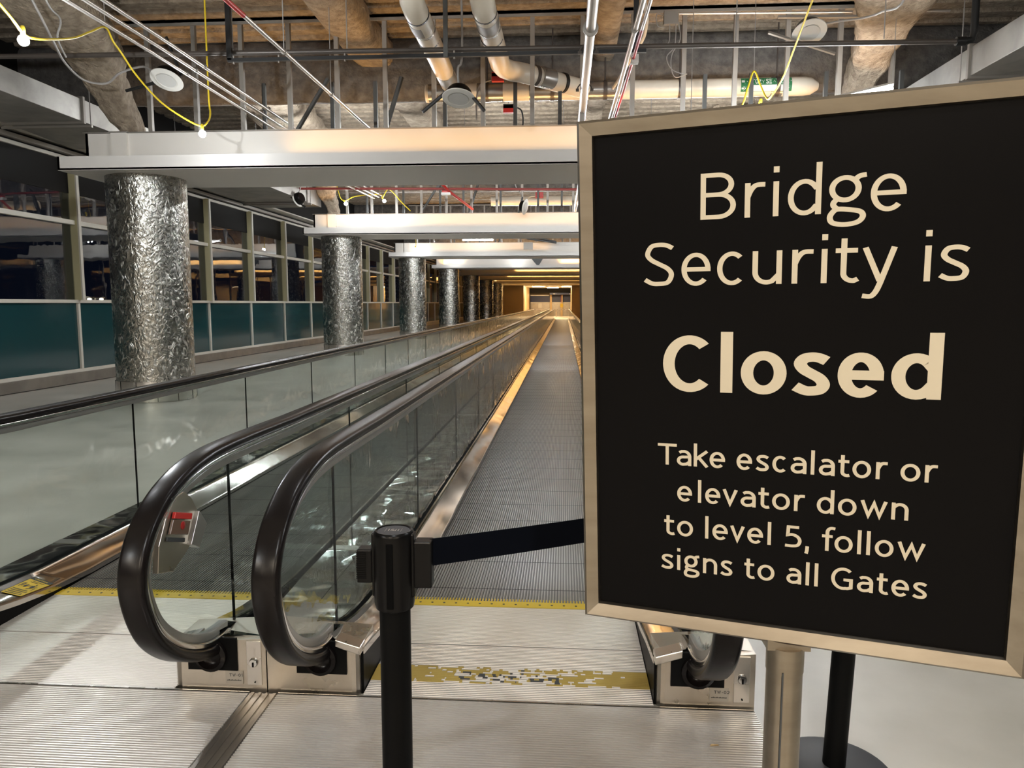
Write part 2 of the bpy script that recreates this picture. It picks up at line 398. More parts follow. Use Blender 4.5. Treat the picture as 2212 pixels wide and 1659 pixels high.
for k, yb in enumerate(BY[:6]):
    g = lumpy([(XL - .3, yb + 2.05, 5.15), (-4, yb + 2.05, 5.15), (1, yb + 2.05, 5.15), (XR + .3, yb + 2.05, 5.15)], [.42, .42], [.95, .95], .03, k)
    g.build('girder', 'fireproofing_grey', ceil_, True)
    if k in (1, 2):
        for xx, ww in ((-3.02, .62), (.58, .36)):
            lumpy([(xx, yb - 6.6, 5.38), (xx, yb - 2, 5.38), (xx, yb + 1.9, 5.38)], [ww, ww], [.46, .46], .03, xx).build('joist', 'fireproofing', ceil_, True)
for dy in (0, 9.8):
    lumpy([(-6.47, 11.0 + dy, 3.75), (-6.47, 11.0 + dy, 4.06), (-6.51, 10.6 + dy, 4.49), (-6.42, 10.1 + dy, 4.86), (-6.3, 9.1 + dy, 5.10), (-6.0, 7.0 + dy, 5.30), (-5.7, 4.0 + dy, 5.4)], [.26, .30, .46, .72, 1.05, 1.25, 1.3], [.30, .34, .40, .46, .5, .5, .5], .06, 3 + dy).build('brace', 'fireproofing', ceil_, True)
    lumpy([(4.13, 11.2 + dy, 3.9), (4.13, 11.2 + dy, 4.45), (4.12, 10.7 + dy, 4.82), (4.0, 10.0 + dy, 5.02), (3.8, 9.0 + dy, 5.15), (3.6, 6.5 + dy, 5.35)], [.30, .36, .5, .7, 1.0, 1.1], [.34, .38, .42, .46, .5, .5], .06, 9 + dy).build('brace', 'fireproofing', ceil_, True)

# left window wall: kick plate, sill line, header and one framed window per bay
mb = MB().box(XL - .3, XL - .02, Y0, Y1, -.012, .02).box(XL - .3, XL - .03, Y0, Y1, 4.06, 5.75)
struct(mb.build('wall_left', 'dark_header'))
struct(MB().box(XL - .06, XL + .03, Y0, Y1, 0.0, .19).build('baseboard_left', 'kick_steel', bev=.004))
struct(MB().box(XL - .06, XL + .02, Y0, Y1, .19, .25).box(XL - .06, XL + .02, Y0, Y1, 4.0, 4.06).box(XL - .3, XL + .35, Y0, Y1, 4.22, 4.26).build('trim_1', 'cream_frame', bev=.004))
struct(MB().box(XL - .06, XL + .10, Y0, Y1, 4.09, 4.16).build('trim_2', 'galv_stud', bev=.004))
BAY = 2.53
def window(name, y0, x, sgn):
    w = bpy.data.objects.new(name, None); COL.objects.link(w); w.location = (x, y0, 0); w['_o'] = (x, y0, 0); struct(w)
    X = lambda a, b: (min(x + a * sgn, x + b * sgn), max(x + a * sgn, x + b * sgn))
    y1 = y0 + BAY
    a, b = X(-.045, -.03)
    MB().box(a, b, y0 + .03, y1 - .03, 1.50, 2.88).build('lower_pane', 'window_glass', w)
    MB().box(a, b, y0 + .03, y1 - .03, 2.92, 3.98).build('upper_pane', 'window_glass', w)
    MB().box(*X(-.05, -.02), y0 + .03, y1 - .03, .25, 1.455).build('spandrel_panel', 'teal_glass', w)
    MB().box(*X(-.07, -.025), y0 + .03, y1 - .03, 3.42, 4.0).build('blind', 'dark_header', w)
    MB().box(*X(-.05, .035), y0, y1, 1.455, 1.515).build('sill', 'cream_frame', w, bev=.003)
    MB().box(*X(-.05, .06), y0, y1, 2.86, 2.94).build('transom', 'cream_frame', w, bev=.003)
    MB().box(*X(.10, .13), y0 - .035, y0 + .035, 1.51, 4.02).box(*X(-.05, .02), y0 - .03, y0 + .03, .25, 1.46).build('mullion', 'cream_frame', w, bev=.003)
    MB().box(*X(-.20, .10), y0 - .035, y0 + .035, 1.51, 4.02).build('fin', 'olive_frame', w, bev=.003)
k = 0
yb = 13.1 - BAY * 6
while yb < Y1 - 1:
    k += 1; window('window_%d' % k, yb, XL, 1); yb += BAY
struct(MB().box(XR - .05, XR + .3, Y0, Y1, 0, .25).box(XR - .05, XR + .3, Y0, Y1, 1.45, 1.52).box(XR - .05, XR + .3, Y0, Y1, 4.0, 5.75).box(XR, XR + .3, Y0, Y1, .25, 1.45).build('wall_right', 'dark_header'))
yb = 13.1 - BAY * 6; k2 = k
while yb < Y1 - 1:
    k2 += 1
    w = bpy.data.objects.new('window_%d' % k2, None); COL.objects.link(w); w.location = (XR, yb, 0); w['_o'] = (XR, yb, 0); struct(w)
    MB().box(XR + .02, XR + .035, yb, yb + BAY, 1.52, 4.0).build('pane', 'window_glass', w)
    MB().box(XR - .04, XR + .06, yb - .035, yb + .035, 1.5, 4.0).build('mullion', 'cream_frame', w)
    yb += BAY
struct(MB().box(XL - .3, XR + .3, -16.2, -16, -.012, 3.9).build('wall_back', 'white_paint'))
# entrance hall behind the camera: flat white ceiling with fill lamps added to brighten the foreground
struct(MB().box(XL - .3, XR + .3, -16, -3.0, 3.75, 3.95).build('ceiling', 'white_paint'))
for i, (x, y) in enumerate([(-5.5, -4.2), (-1.1, -4.2), (3.3, -4.2), (-5.5, -8.5), (-1.1, -8.5), (3.3, -8.5)]):
    t = thing('ceiling_lamp', (x, y, 3.75), 'unseen fill lamp added in the hall ceiling behind the camera', 'lamp', 'added fill lamps behind the camera')
    MB().box(x - .8, x + .8, y - .45, y - .40, 3.70, 3.749).box(x - .8, x + .8, y + .40, y + .45, 3.70, 3.749).box(x - .8, x - .75, y - .4, y + .4, 3.70, 3.749).box(x + .75, x + .8, y - .4, y + .4, 3.70, 3.749).build('fill_lamp_frame', 'white_paint', t)
    ld = bpy.data.lights.new('fill_light', 'AREA'); ld.shape = 'RECTANGLE'; ld.size = 1.4; ld.size_y = .75; ld.energy = HALL; ld.color = (1, .87, .70)
    lo = bpy.data.objects.new('fill_light', ld); COL.objects.link(lo); lo.parent = t; lo.location = (0, 0, -.03)

# ------------------------------------------------------------------ street lamps outside, seen through the left windows
for i, (x, y, h, lb) in enumerate([(-46, 52, 4.4, 'tall twin street lamp out in the dark, seen through the leftmost window'), (-34, 52, 1.8, 'low amber street lamp beyond the leftmost window'), (-60, 112, 2.2, 'small distant street lamp beyond the windows behind the nearest steel column')]):
    t = thing('street_lamp', (x, y, -3), lb, 'street lamp')
    MB().tube([(x, y, -3), (x, y, h)], .05, 8).build('pole', 'dark_stud', t)
    MB().box(x - .5, x + .5, y - .03, y + .03, h, h + .05).build('arm', 'dark_stud', t)
    for s in (-.45, .45): MB().sphere((x + s, y, h - .05), .13, 8, .6).build('lamp_head', 'street_glow', t)

# ================================================================== MOVING WALKWAYS
YB = 2.575; YC0, YC1 = 3.40, 3.465; YE = 67.0
RAIL = [(YE, .92), (40, .92), (20, .92), (10, .92), (5, .92), (3.4, .92), (2.85, .925), (2.55, .915), (2.34, .872), (2.19, .795), (2.105, .70), (2.075, .60), (2.095, .49), (2.155, .375), (2.26, .275), (2.39, .20), (2.52, .155), (2.66, .14)]
RP = [Vector((0, a, b)) for a, b in RAIL[:6]] + spline([(0, a, b) for a, b in RAIL[5:]], 7)[1:]
def rail_frame(k):
    t = (RP[min(k + 1, len(RP) - 1)] - RP[max(k - 1, 0)]).normalized()
    return RP[k], Vector((0, -t.z, t.y)) * (-1 if True else 1)     # outward normal in the y-z plane
def sweep(x, sec, k0=0, k1=None):
    """sec: outline (u sideways, n outwards) carried along the handrail curve"""
    rings = []
    for k in range(k0, len(RP) if k1 is None else k1):
        p, n = rail_frame(k)
        rings.append([(x + u, p.y + n.y * q, p.z + n.z * q) for u, q in sec])
    return MB().loft(rings)
_p, _n = rail_frame(2)
NS = 1 if _n.z > 0 else -1
def rsec(w, n0, n1, r):
    """rounded rectangle, n0 outer .. n1 inner"""
    pts = []
    for cx, cn, a0 in ((w / 2 - r, n0 - r, 0), (-w / 2 + r, n0 - r, 90), (-w / 2 + r, n1 + r, 180), (w / 2 - r, n1 + r, 270)):
        for k in range(4):
            a = math.radians(a0 + 30 * k); pts.append((cx + r * math.cos(a), (cn + r * math.sin(a)) * NS))
    return pts
KEND = len(RP)
def glass_edge():
    out = []
    for k in range(6, KEND):
        p, n = rail_frame(k); q = p + n * (-.09 * NS); out.append((q.y, q.z))
    return out
def zg(y):      # foot of the glass
    T = [(2.5, .218), (2.62, .208), (2.74, .180), (2.94, .138), (3.16, .106), (3.5, .088), (200, .085)]
    for (a, b), (c, d) in zip(T, T[1:]):
        if y <= c: return b + (d - b) * max(0, y - a) / (c - a)
def zo(y):      # outer lip of the inner decking
    T = [(2.5, .185), (2.6, .177), (2.83, .142), (3.1, .085), (3.4, .05), (3.7, .036), (200, .036)]
    for (a, b), (c, d) in zip(T, T[1:]):
        if y <= c: return b + (d - b) * max(0, y - a) / (c - a)
YS = [2.6, 2.68, 2.74, 2.83, 2.94, 3.05, 3.16, 3.3, 3.4, 3.5, 3.7] + [4.0 + 1.65 * k for k in range(38)] + [YE]
def balustrade(w, xr, s, box, newel_y=True):
    """xr: rail centre; s: +1 when the belt lies on the +x side; box: x of the outer side"""
    sweep(xr, rsec(.088, .0, -.040, .017)).build('handrail', 'rubber', w, True)
    sweep(xr, rsec(.064, -.040, -.062, .006)).build('rail_guide', 'chrome', w, True)
    sweep(xr, rsec(.036, -.062, -.092, .004), 0, KEND).build('rail_profile', 'grey_profile', w, True)
    xi = xr + s * .155; xg = xr + s * .018
    # glass panes
    ge = glass_edge()
    e = [q for q in ge if q[0] < 2.76 and q[1] > zg(2.62) - .03]
    top = .92 - .09
    pane = [(2.76, zg(2.76)), (2.76, top)] + e
    last = pane[-1]
    if last[0] < 2.7: pane.append((2.66, zg(2.66)))
    MB().poly_prism([(xr - .006, a, b) for a, b in pane], (.012, 0, 0)).build('glass_panel', 'balustrade_glass', w)
    y = 2.764
    while y < YE - .5:
        y1 = min(y + 1.646, YE - .3)
        MB().poly_prism([(xr - .006, y, zg(y)), (xr - .006, (y + y1) / 2, zg((y + y1) / 2)), (xr - .006, y1, zg(y1)), (xr - .006, y1, top), (xr - .006, y, top)], (.012, 0, 0)).build('glass_panel', 'balustrade_glass', w)
        y += 1.65
    # inner decking (slopes to the belt) and skirt, outer decking
    rings = []; r2 = []; r3 = []
    for y in YS:
        g, o = zg(y), zo(y)
        rings.append([(xg, y, g + .012), (xr + s * .03, y, g + .012), (xr + s * .04, y, g - .006), (xi - s * .008, y, o + .002), (xi, y, o - .006), (xi, y, o - .03), (xg, y, o - .04)])
        r3.append([(xr - s * .018, y, g + .012), (xr + s * .018, y, g + .012), (xr + s * .018, y, g - .03), (xr - s * .018, y, g - .03)])
    MB().loft(rings).build('inner_decking', 'wavy_steel', w, True)
    gs = MB().loft(r3); y = 2.762
    while y < YE - 2:
        gs.box(xr - .0045, xr + .0045, y - .003, y + .003, zg(y), top); y += 1.65
    gs.build('glass_seal', 'dark_gap', w)
    skirt = [[(xi - s * .004, y, zo(y) - .02), (xi - s * .004, y, -.01), (xi - s * .02, y, -.01), (xi - s * .02, y, zo(y) - .02)] for y in YS]
    MB().loft(skirt).build('skirt_panel', 'black_satin', w)
    od = []
    for y in YS:
        g = max(zg(y) - .005, .10) if y < 3.2 else .10
        od.append([(xr - s * .02, y, g), (box, y, g), (box, y, -.01), (xr - s * .02, y, -.01)])
    sm = MB().loft(od).mark('kick_steel')
    for yy in (3.88, 8.83, 13.78, 18.7, 23.7): sm.box(min(xr - s * .03, box), max(xr - s * .03, box), yy, yy + .07, .10, .1025)
    sm.build('outer_decking', 'deck_steel', w)
    return xi
def newel_box(w, xa, xb, inner, xr, tagtxt=None, key_side=0):
    """stainless box where the handrail goes in; inner = +1 when the belt is on +x"""
    xo = xb if inner > 0 else xa; xi_ = xa if inner > 0 else xb
    bx = MB()
    r = .03; xs = xo - inner * r
    out = [(xi_, YB), (xs, YB)] + [(xs + inner * r * math.sin(math.radians(a)), YB + r - r * math.cos(math.radians(a))) for a in (30, 60, 90)] + [(xo, 2.78), (xi_, 2.78)]
    H = lambda x: .205 if (x - xr) * inner < .05 else .18
    ring0 = [(x, y, -.008) for x, y in out]; ring1 = [(x, y, H(x)) for x, y in out]
    bx.loft([ring0, ring1])
    b = bx.build('newel_box', 'box_steel', w)
    # sloping cap on the belt side
    xc = xr + inner * .055
    MB().poly_prism([(xc, YB - .014, .216), (xo + inner * .008, YB - .014, .188), (xo + inner * .008, YB - .014, .158), (xc, YB - .014, .188)], (0, .07, 0)).build('box_cap', 'stainless', b, bev=.003)
    # black inlet plate and the rubber lips round the handrail
    p = MB().box(xr - .095, xr + .095, YB - .006, YB + .002, .078, .205).build('inlet_plate', 'inlet_black', b)
    MB().lathe([(.052, 0), (.060, .004), (.060, .022), (.046, .030), (.040, .012), (.030, .004)], (xr, YB - .004, .14), 24, (0, -1, 0)).build('inlet_lip', 'rubber', b, True)
    if tagtxt:
        kx = xi_ + inner * .062 if key_side == 0 else key_side
        kx = key_side
        MB().box(kx - .028, kx + .028, YB - .005, YB + .001, .024, .196).build('key_plate', 'stainless', b, bev=.001)
        MB().lathe([(.0, .012), (.014, .012), (.0175, .006), (.0175, 0)], (kx, YB - .004, .114), 24, (0, -1, 0)).build('key_switch', 'chrome', b, True)
        MB().box(kx - .003, kx + .003, YB - .0175, YB - .0155, .100, .118).lathe([(.003, .004), (.003, 0)], (kx + .002, YB - .004, .036), 10, (0, -1, 0)).build('keyhole', 'dark_gap', b)
        tx0 = kx - .085 - .028
        lab = MB().box(tx0, tx0 + .068, YB - .004, YB + .001, .026, .077).build('number_plate', 'label_grey', b)
        pl = lambda u, v, l: (tx0 + u, YB - .0045 - l, .026 + v)
        tm = letters(MB(), typeset(tagtxt, .016, .0085, .0011, .25), .029, .0085, .0011, .0010, pl)
        for q in range(14): tm.box(tx0 + .006 + q * .004, tx0 + .0088 + q * .004, YB - .0048, YB - .0044, .026 + .012, .026 + .0152 + .001 * (q % 3))
        tm.build('plate_lettering', 'letter_dark', lab)
    return b
def grooved(x0, x1, y0, y1, z, pitch, depth, along='y', duty=.55):
    """ridged metal plate; ridges run along x or y"""
    mb = MB(); a, b = (x0, x1) if along == 'y' else (y0, y1)
    prof = []; p = a
    while p < b - pitch * .5:
        e = pitch * duty
        prof += [(p, z), (p + e, z), (p + e + pitch * .08, z - depth), (p + pitch * .93, z - depth)]; p += pitch
    prof.append((min(p, b), z)); prof.append((min(p, b), z - depth - .006)); prof.insert(0, (a, z - depth - .006))
    if along == 'y': rows = [[(q, y0, h) for q, h in prof], [(q, y1, h) for q, h in prof]]
    else: rows = [[(x0, q, h) for q, h in prof], [(x1, q, h) for q, h in prof]]
    mb.loft(rows, closed=False, caps=False); return mb

def walkway(lbl, xc, rl, rr, boxl, boxr, gap_l, gap_r, full_left):
    w = thing('moving_walkway', (xc, 3.0, 0), lbl, 'moving walkway')
    x0, x1 = xc - .535, xc + .535
    pj = grooved(x0, x1, YC1 - .01, YE, -.002, .0145, .012, 'y', .46).mark('dark_gap'); y = YC1 + .17
    while y < YE:
        pj.box(x0, x1, y, y + .0035, -.0026, -.0016); y += .40 if y < 40 else .8
    pj.build('pallet_belt', 'pallet_metal', w)
    yb = MB()
    yb.box(x0, x1, YC0, YC1, -.01, .004)
    for k in range(72):       # comb teeth
        u = x0 + .007 + k * .0148
        yb.box(u, u + .006, YC1, YC1 + .035, -.006, .002)
    yb.mark('letter_dark')
    for k in range(18): yb.lathe([(.006, .0006), (.006, 0)], (x0 + .05 + k * .058, YC0 + .032, .004), 8)
    yb.build('comb_plate', 'yellow_paint', w)
    grooved(x0, x1, 2.995, YC0 + .001, .002, .0128, .0022, 'x', .6).build('landing_plate', 'tread_aluminium', w)
    grooved(x0, x1, YB - .01, 2.990, .002, .0128, .0022, 'x', .6).build('landing_plate', 'tread_aluminium', w)
    grooved(gap_l, gap_r, .35, YB - .018, .002, .0128, .0065, 'x', .46).build('entry_plate', 'tread_aluminium', w)
    MB().box(gap_l, gap_r, YB - .0165, YB - .0115, -.01, .0025).build('plate_edge', 'stainless', w)
    balustrade(w, rl, 1, boxl)
    balustrade(w, rr, -1, boxr)
    return w
WL = walkway('left moving walkway with its grooved belt running away behind the outer black handrail', -1.995, -2.684, -1.307, -2.875, -1.102, -2.69, -1.165, False)
WR = walkway('right moving walkway whose dark belt runs away behind the black barrier tape', -.20, -.889, .489, -1.098, .690, -1.055, .69, True)
newel_box(WL, -1.462, -1.103, -1, -1.307, 'TW-01', -1.147)
newel_box(WL, -2.88, -2.53, 1, -2.684)
newel_box(WR, -1.098, -.747, 1, -.889)
newel_box(WR, .345, .693, -1, .489, 'TW-02', .646)
# stop switch plate inside the left newel
sp = MB().poly_prism([(-1.272, a, b) for a, b in [(2.178, .60), (2.192, .685), (2.24, .761), (2.317, .814), (2.36, .819), (2.407, .785), (2.444, .734), (2.446, .684), (2.409, .637), (2.343, .603), (2.267, .575)]], (-.02, 0, 0)).build('stop_switch_plate', 'box_steel', WL, bev=.002)
MB().poly_prism([(-1.270, a, b) for a, b in [(2.277, .772), (2.383, .738), (2.377, .718), (2.267, .753)]], (.012, 0, 0)).build('stop_label', 'red_paint', sp, bev=.002)
MB().poly_prism([(-1.270, a, b) for a, b in [(2.265, .750), (2.372, .714), (2.352, .672), (2.240, .708)]], (.010, 0, 0)).build('switch_cover', 'clear_cover', sp, bev=.002)
MB().lathe([(.011, .012), (.014, .010), (.014, 0)], (-1.268, 2.318, .715), 14, (1, 0, 0)).build('stop_button', 'clear_red', sp, True)
MB().poly_prism([(-1.270, a, b) for a, b in [(2.231, .702), (2.339, .665), (2.335, .652), (2.226, .689)]], (.006, 0, 0)).build('name_slot', 'letter_dark', sp, bev=.002)
MB().poly_prism([(-1.255, a, b) for a, b in [(2.425, .735), (2.475, .676), (2.417, .605), (2.36, .635)]], (-.035, 0, 0)).build('switch_housing', 'grey_profile', sp, bev=.002)
# left balustrade caution sticker on the sloping decking
def decl(u, v, l):      # u across the decking towards the belt (0..1), v along the walkway
    xa, xb = -2.684 + .045, -2.684 + .150
    y = v + .285; za, zb = zg(y) - .006, zo(y) + .002
    x = xa + (xb - xa) * u
    return Vector((x, y, za + (zb - za) * (x - (-2.684 + .04)) / .107 + .0030 + l))
def dq(mb, u0, u1, v0, v1, l): mb.quad(decl(u0, v0, l), decl(u1, v0, l), decl(u1, v1, l), decl(u0, v1, l)); return mb
st = dq(MB(), 0.03, .97, 2.90, 3.125, 0).build('caution_sticker', 'yellow_paint', WL)
dq(MB(), .03, .97, 3.095, 3.125, .0004).build('sticker_header', 'letter_dark', st)
pl = lambda u, v, l: decl(u, v, .0008)
lm = MB()
def deck_plane(u, v, l): return decl(u / .105, v, .0009)
letters(lm, typeset('CAUTION', .019, .0075, .0012, .2), 3.105, .0075, .0011, .0014, deck_plane)
lm.build('sticker_heading', 'yellow_paint', st)
pm = MB()
for k in range(4): dq(pm, .12, .88 - .1 * (k % 2), 2.912 + k * .018, 2.918 + k * .018, .0005)
for k in range(2): dq(pm, .25, .8 - .2 * k, 3.080 - k * .012, 3.084 - k * .012, .0005)
def blob(u, v, ru, rv):
    c = [decl(u + ru * math.cos(2 * PI * k / 10), v + rv * math.sin(2 * PI * k / 10), .0005) for k in range(10)]
    i = len(pm.v); pm.v += [tuple(q) for q in c]; pm.f.append(tuple(range(i, i + 10)))
blob(.66, 3.050, .035, .006); blob(.36, 3.038, .03, .005); blob(.64, 3.022, .06, .022); blob(.35, 3.018, .055, .015)
pm.quad(decl(.40, 3.026, .0005), decl(.60, 3.038, .0005), decl(.60, 3.032, .0005), decl(.40, 3.021, .0005))
pm.quad(decl(.60, 3.005, .0005), decl(.64, 3.005, .0005), decl(.60, 2.986, .0005), decl(.56, 2.986, .0005)); pm.quad(decl(.65, 3.01, .0005), decl(.69, 3.01, .0005), decl(.84, 3.03, .0005), decl(.80, 3.034, .0005))
dq(pm, .12, .16, 3.00, 3.05, .0005); dq(pm, .19, .23, 3.01, 3.05, .0005); dq(pm, .80, .84, 2.985, 3.015, .0005)
pm.build('sticker_figures', 'letter_dark', st)
# central threshold strip between the two entry plates
ts = MB().box(-1.162, -1.058, .35, YB - .018, -.012, -.001)
for a in (-1.155, -1.128, -1.100, -1.072): ts.box(a, a + .012, .35, YB - .018, -.001, .003)
tag(ts.build('threshold_strip', 'kick_steel'), 'ribbed metal strip on the floor between the two entry plates, running towards the newel boxes', 'floor strip')
# worn yellow tape with the word Caution on the right entry
P_ = .0128
cells = {}
for ch_pts in [0]: pass
inside = MB()
word = [('C', -.400, -.345), ('a', -.330, -.283), ('u', -.268, -.220), ('t', -.206, -.172), ('i', -.160, -.142), ('o', -.122, -.066), ('n', -.050, -.005)]
segs = []
for ch, a, b in word:
    w_ = max((b - a - .018) / .052, 0)
    for pts, cl in glyph(ch, w_, .15, .17):
        Q = [(a + .009 + p.x * .052, 2.700 + p.y * .052) for p in pts]
        if cl: Q.append(Q[0])
        segs += list(zip(Q, Q[1:]))
def ink(x, y):
    for (ax, ay), (bx, by) in segs:
        dx, dy = bx - ax, by - ay; L2 = dx * dx + dy * dy + 1e-12
        t = max(0, min(1, ((x - ax) * dx + (y - ay) * dy) / L2))
        if (x - ax - dx * t) ** 2 + (y - ay - dy * t) ** 2 < .0078 ** 2: return True
    return False
ty = MB(); tk = MB()
k0 = math.ceil((2.672 - (YB - .01)) / P_)
for k in range(k0, k0 + 10):
    ya = YB - .01 + k * P_ - .001; yb_ = ya + P_ * .97
    x = -.735
    while x < .335:
        x1 = min(x + rnd.uniform(.004, .009), .335)
        xm = (x + x1) / 2
        wear = max(0, 1 - abs(xm + .17) / .42) ** .4 if abs(xm + .17) < .42 else 0
        edge = min(k - k0, k0 + 9 - k)
        nz = mnoise.noise(Vector((xm * 14, k * .55, 2.0))) * .5 + mnoise.noise(Vector((xm * 40, k * 1.7, 5.0))) * .35
        keep = wear == 0 or nz > -.36 + .40 * wear + (.0 if edge > 0 else .10)
        if keep:
            (tk if ink(xm, (ya + yb_) / 2) else ty).box(x, x1, ya, yb_, .0022, .0030)
        x = x1
ty.mark('letter_dark'); i0 = len(ty.v); ty.v += tk.v; ty.f += [tuple(q + i0 for q in f) for f in tk.f]
ft = ty.build('floor_tape', 'yellow_worn')
tag(ft, 'worn yellow tape with a faded word across the ridged entry of the right walkway', 'floor tape')

# ================================================================== COLUMNS
CX = -6.25
def column(y, label):
    t = thing('column', (CX, y, 0), label, 'column', 'swirl finished steel columns along the windows')
    MB().lathe([(.555, .30), (.555, 3.30)], (CX, y, 0), 64).build('shaft', 'swirl_steel', t, True)
    bj = MB().lathe([(.562, -.008), (.562, .298), (.556, .302)], (CX, y, 0), 64).mark('dark_gap')
    for a in range(0, 360, 30):
        q = math.radians(a); bj.box(CX + .563 * math.cos(q) - .003, CX + .563 * math.cos(q) + .003, y + .563 * math.sin(q) - .003, y + .563 * math.sin(q) + .003, 0, .297)
    bj.build('base_band', 'stainless', t, True)
    MB().lathe([(.545, 3.285), (.545, 3.30)], (CX, y, 0), 48).build('top_collar', 'dark_gap', t, True)
    return t
CL = ['biggest swirl finished steel column, nearest to the camera at the left', 'second nearest swirl finished steel column, just right of the nearest one', 'third swirl finished steel column along the windows', 'fourth swirl finished steel column along the windows', 'fifth swirl finished steel column along the windows, dark blue grey', 'sixth steel column along the windows, seen small', 'seventh and farthest steel column along the windows, a thin dark strip']
c0 = column(10.95, CL[0])
for k in range(1, 7): dup(c0, (0, 9.8 * k, 0), CL[k])
for k in range(5): dup(c0, (10.3, 9.8 * k, 0), '%s steel column of the right hand row, standing behind the closed sign' % ['nearest', 'second', 'third', 'fourth', 'fifth'][k], 'right hand row of steel columns')

# ================================================================== SOFFIT BEAMS WITH COVE LIGHTING
BX0, BX1 = -7.07, 4.87
ORD = ['', 'nearest', 'second', 'third', 'fourth', 'fifth', 'sixth', 'seventh']
def soffit(k, yb, lamps, detail):
    lb = 'white soffit beam behind and above the camera' if k == 0 else 'wide white soffit beam on the %s steel column, warm light above its ledge' % ORD[k]
    t = thing('soffit_beam', (-1.1, yb, 3.3), lb, 'ceiling beam', 'white soffit beams across the hall')
    MB().box(BX0, BX1, yb, yb + .03, 3.30, 3.485).box(BX0, BX1, yb + 1.62, yb + 1.65, 3.30, 3.485).box(BX0, BX0 + .03, yb, yb + 1.65, 3.30, 3.485).box(BX1 - .03, BX1, yb, yb + 1.65, 3.30, 3.485).box(BX0, BX1, yb, yb + 1.65, 3.295, 3.325).build('ledge', 'white_paint', t)
    fx0, fx1 = -6.89, 4.69
    MB().box(fx0, fx1, yb + .38, yb + .42, 3.32, 3.87).box(fx0, fx1, yb + 1.24, yb + 1.28, 3.32, 3.87).box(fx0, fx0 + .04, yb + .38, yb + 1.28, 3.32, 3.87).box(fx1 - .04, fx1, yb + .38, yb + 1.28, 3.32, 3.87).box(-6.48, -6.25, yb + .33, yb + .40, 3.32, 3.87).build('fascia', 'fascia_paint', t)
    MB().box(fx0 - .02, fx1 + .02, yb + .355, yb + .43, 3.872, 3.885).box(-6.50, -6.23, yb + .31, yb + .40, 3.872, 3.885).build('top_angle', 'galv_stud', t)
    if detail:
        for j in range(16):
            x = -5.98 + .69 * j
            MB().box(x - .03, x + .03, yb + .50, yb + .56, 3.80, 5.45).build('stud', 'galv_stud', t)
        for j in range(12):
            x = -5.6 + .92 * j + .13 * (j % 3)
            MB().box(x - .028, x + .028, yb + 1.16, yb + 1.21, 3.80, 4.75).build('rear_stud', 'dark_stud', t)
        MB().box(-6.3, 4.6, yb + .48, yb + .58, 5.40, 5.44).box(-6.3, 4.6, yb + .48, yb + .50, 5.36, 5.44).build('top_track', 'galv_stud', t)
        MB().tube([(-4.1, yb + 1.0, 3.85), (-3.5, yb + 1.0, 4.75)], .035, 6).tube([(-2.7, yb + 1.0, 3.85), (-2.4, yb + 1.0, 4.75)], .035, 6).build('kicker', 'dark_stud', t)
    for (a, b, pw) in lamps:
        o = MB().box(a, b, yb + .17, yb + .25, 3.33, 3.40).build('cove_lamp', 'white_paint', t)
        ld = bpy.data.lights.new('cove_light', 'AREA'); ld.shape = 'RECTANGLE'; ld.size = b - a; ld.size_y = .07; ld.energy = pw * COVE * (7.5 if k > 3 else .8 if k > 1 else 1) * (b - a) / 8; ld.color = WARM; ld.spread = math.radians(100)
        lo = bpy.data.objects.new('cove_light', ld); COL.objects.link(lo); lo.parent = o
        lo.location = ((a + b) / 2, yb + .21, 3.405)
        lo.rotation_euler = (math.radians(180), 0, 0)
    if k:  # rear cove lamps, added to bounce more light off the deck
        o = MB().box(-6.5, 4.3, yb + 1.40, yb + 1.48, 3.33, 3.40).build('cove_lamp', 'white_paint', t)
        ld = bpy.data.lights.new('cove_light', 'AREA'); ld.shape = 'RECTANGLE'; ld.size = 10.8; ld.size_y = .07; ld.energy = COVE * (6.0 if k > 3 else 1.35); ld.color = WARM; ld.spread = math.radians(100)
        lo = bpy.data.objects.new('cove_light', ld); COL.objects.link(lo); lo.parent = o; lo.location = (-1.1, yb + 1.44, 3.405); lo.rotation_euler = (math.radians(180), 0, 0)
    return t
LAMPS = [[(-6.5, 4.5, 2.0)], [(-3.9, 4.5, 1.0)], [(-6.7, 4.5, 1.1)], [(-6.2, -.6, 1.0)], [(-6.6, -5.4, .5), (-.2, 4.5, 1.0)], [(-3.2, 4.5, 1.0)], [(-4.5, 4.5, 1.2)], [(-6.5, 4.5, 1.2)]]
for k, yb in enumerate(BY): soffit(k, yb, LAMPS[k], k in (1, 2, 3))

# ================================================================== CEILING SERVICES
# rectangular ducts
def duct(x0, x1, y0, y1, z0, z1, flanges, lb, stub=None):
    t = thing('air_duct', ((x0 + x1) / 2, y0, z0), lb, 'air duct')
    MB().box(x0, x1, y0, y1, z0, z1).build('duct_body', 'galvanized', t, bev=.006)
    for f in flanges:
        MB().box(x0 - .035, x1 + .035, f, f + .05, z0 - .035, z1 + .035).build('flange', 'galv_stud', t, bev=.004)
        MB().box(x0 - .1, x1 + .1, f + .07, f + .11, z0 - .075, z0 - .04).build('trapeze', 'galv_stud', t)
        for xx in (x0 - .08, x1 + .08): MB().tube([(xx, f + .09, z0 - .06), (xx, f + .09, 5.595)], .008, 6).build('hanger_rod', 'grey_wire', t)
    if stub: MB().loft([[(a, y1, b) for a, b in ((x0, z0), (x1, z0), (x1, z1), (x0, z1))], [(a, stub, b) for a, b in ((x0 + .1, z0 - .1), (x1 + .30, z0 - .1), (x1 + .30, z1 - .15), (x0 + .1, z1 - .15))]]).build('transition', 'galvanized', t)
    return t
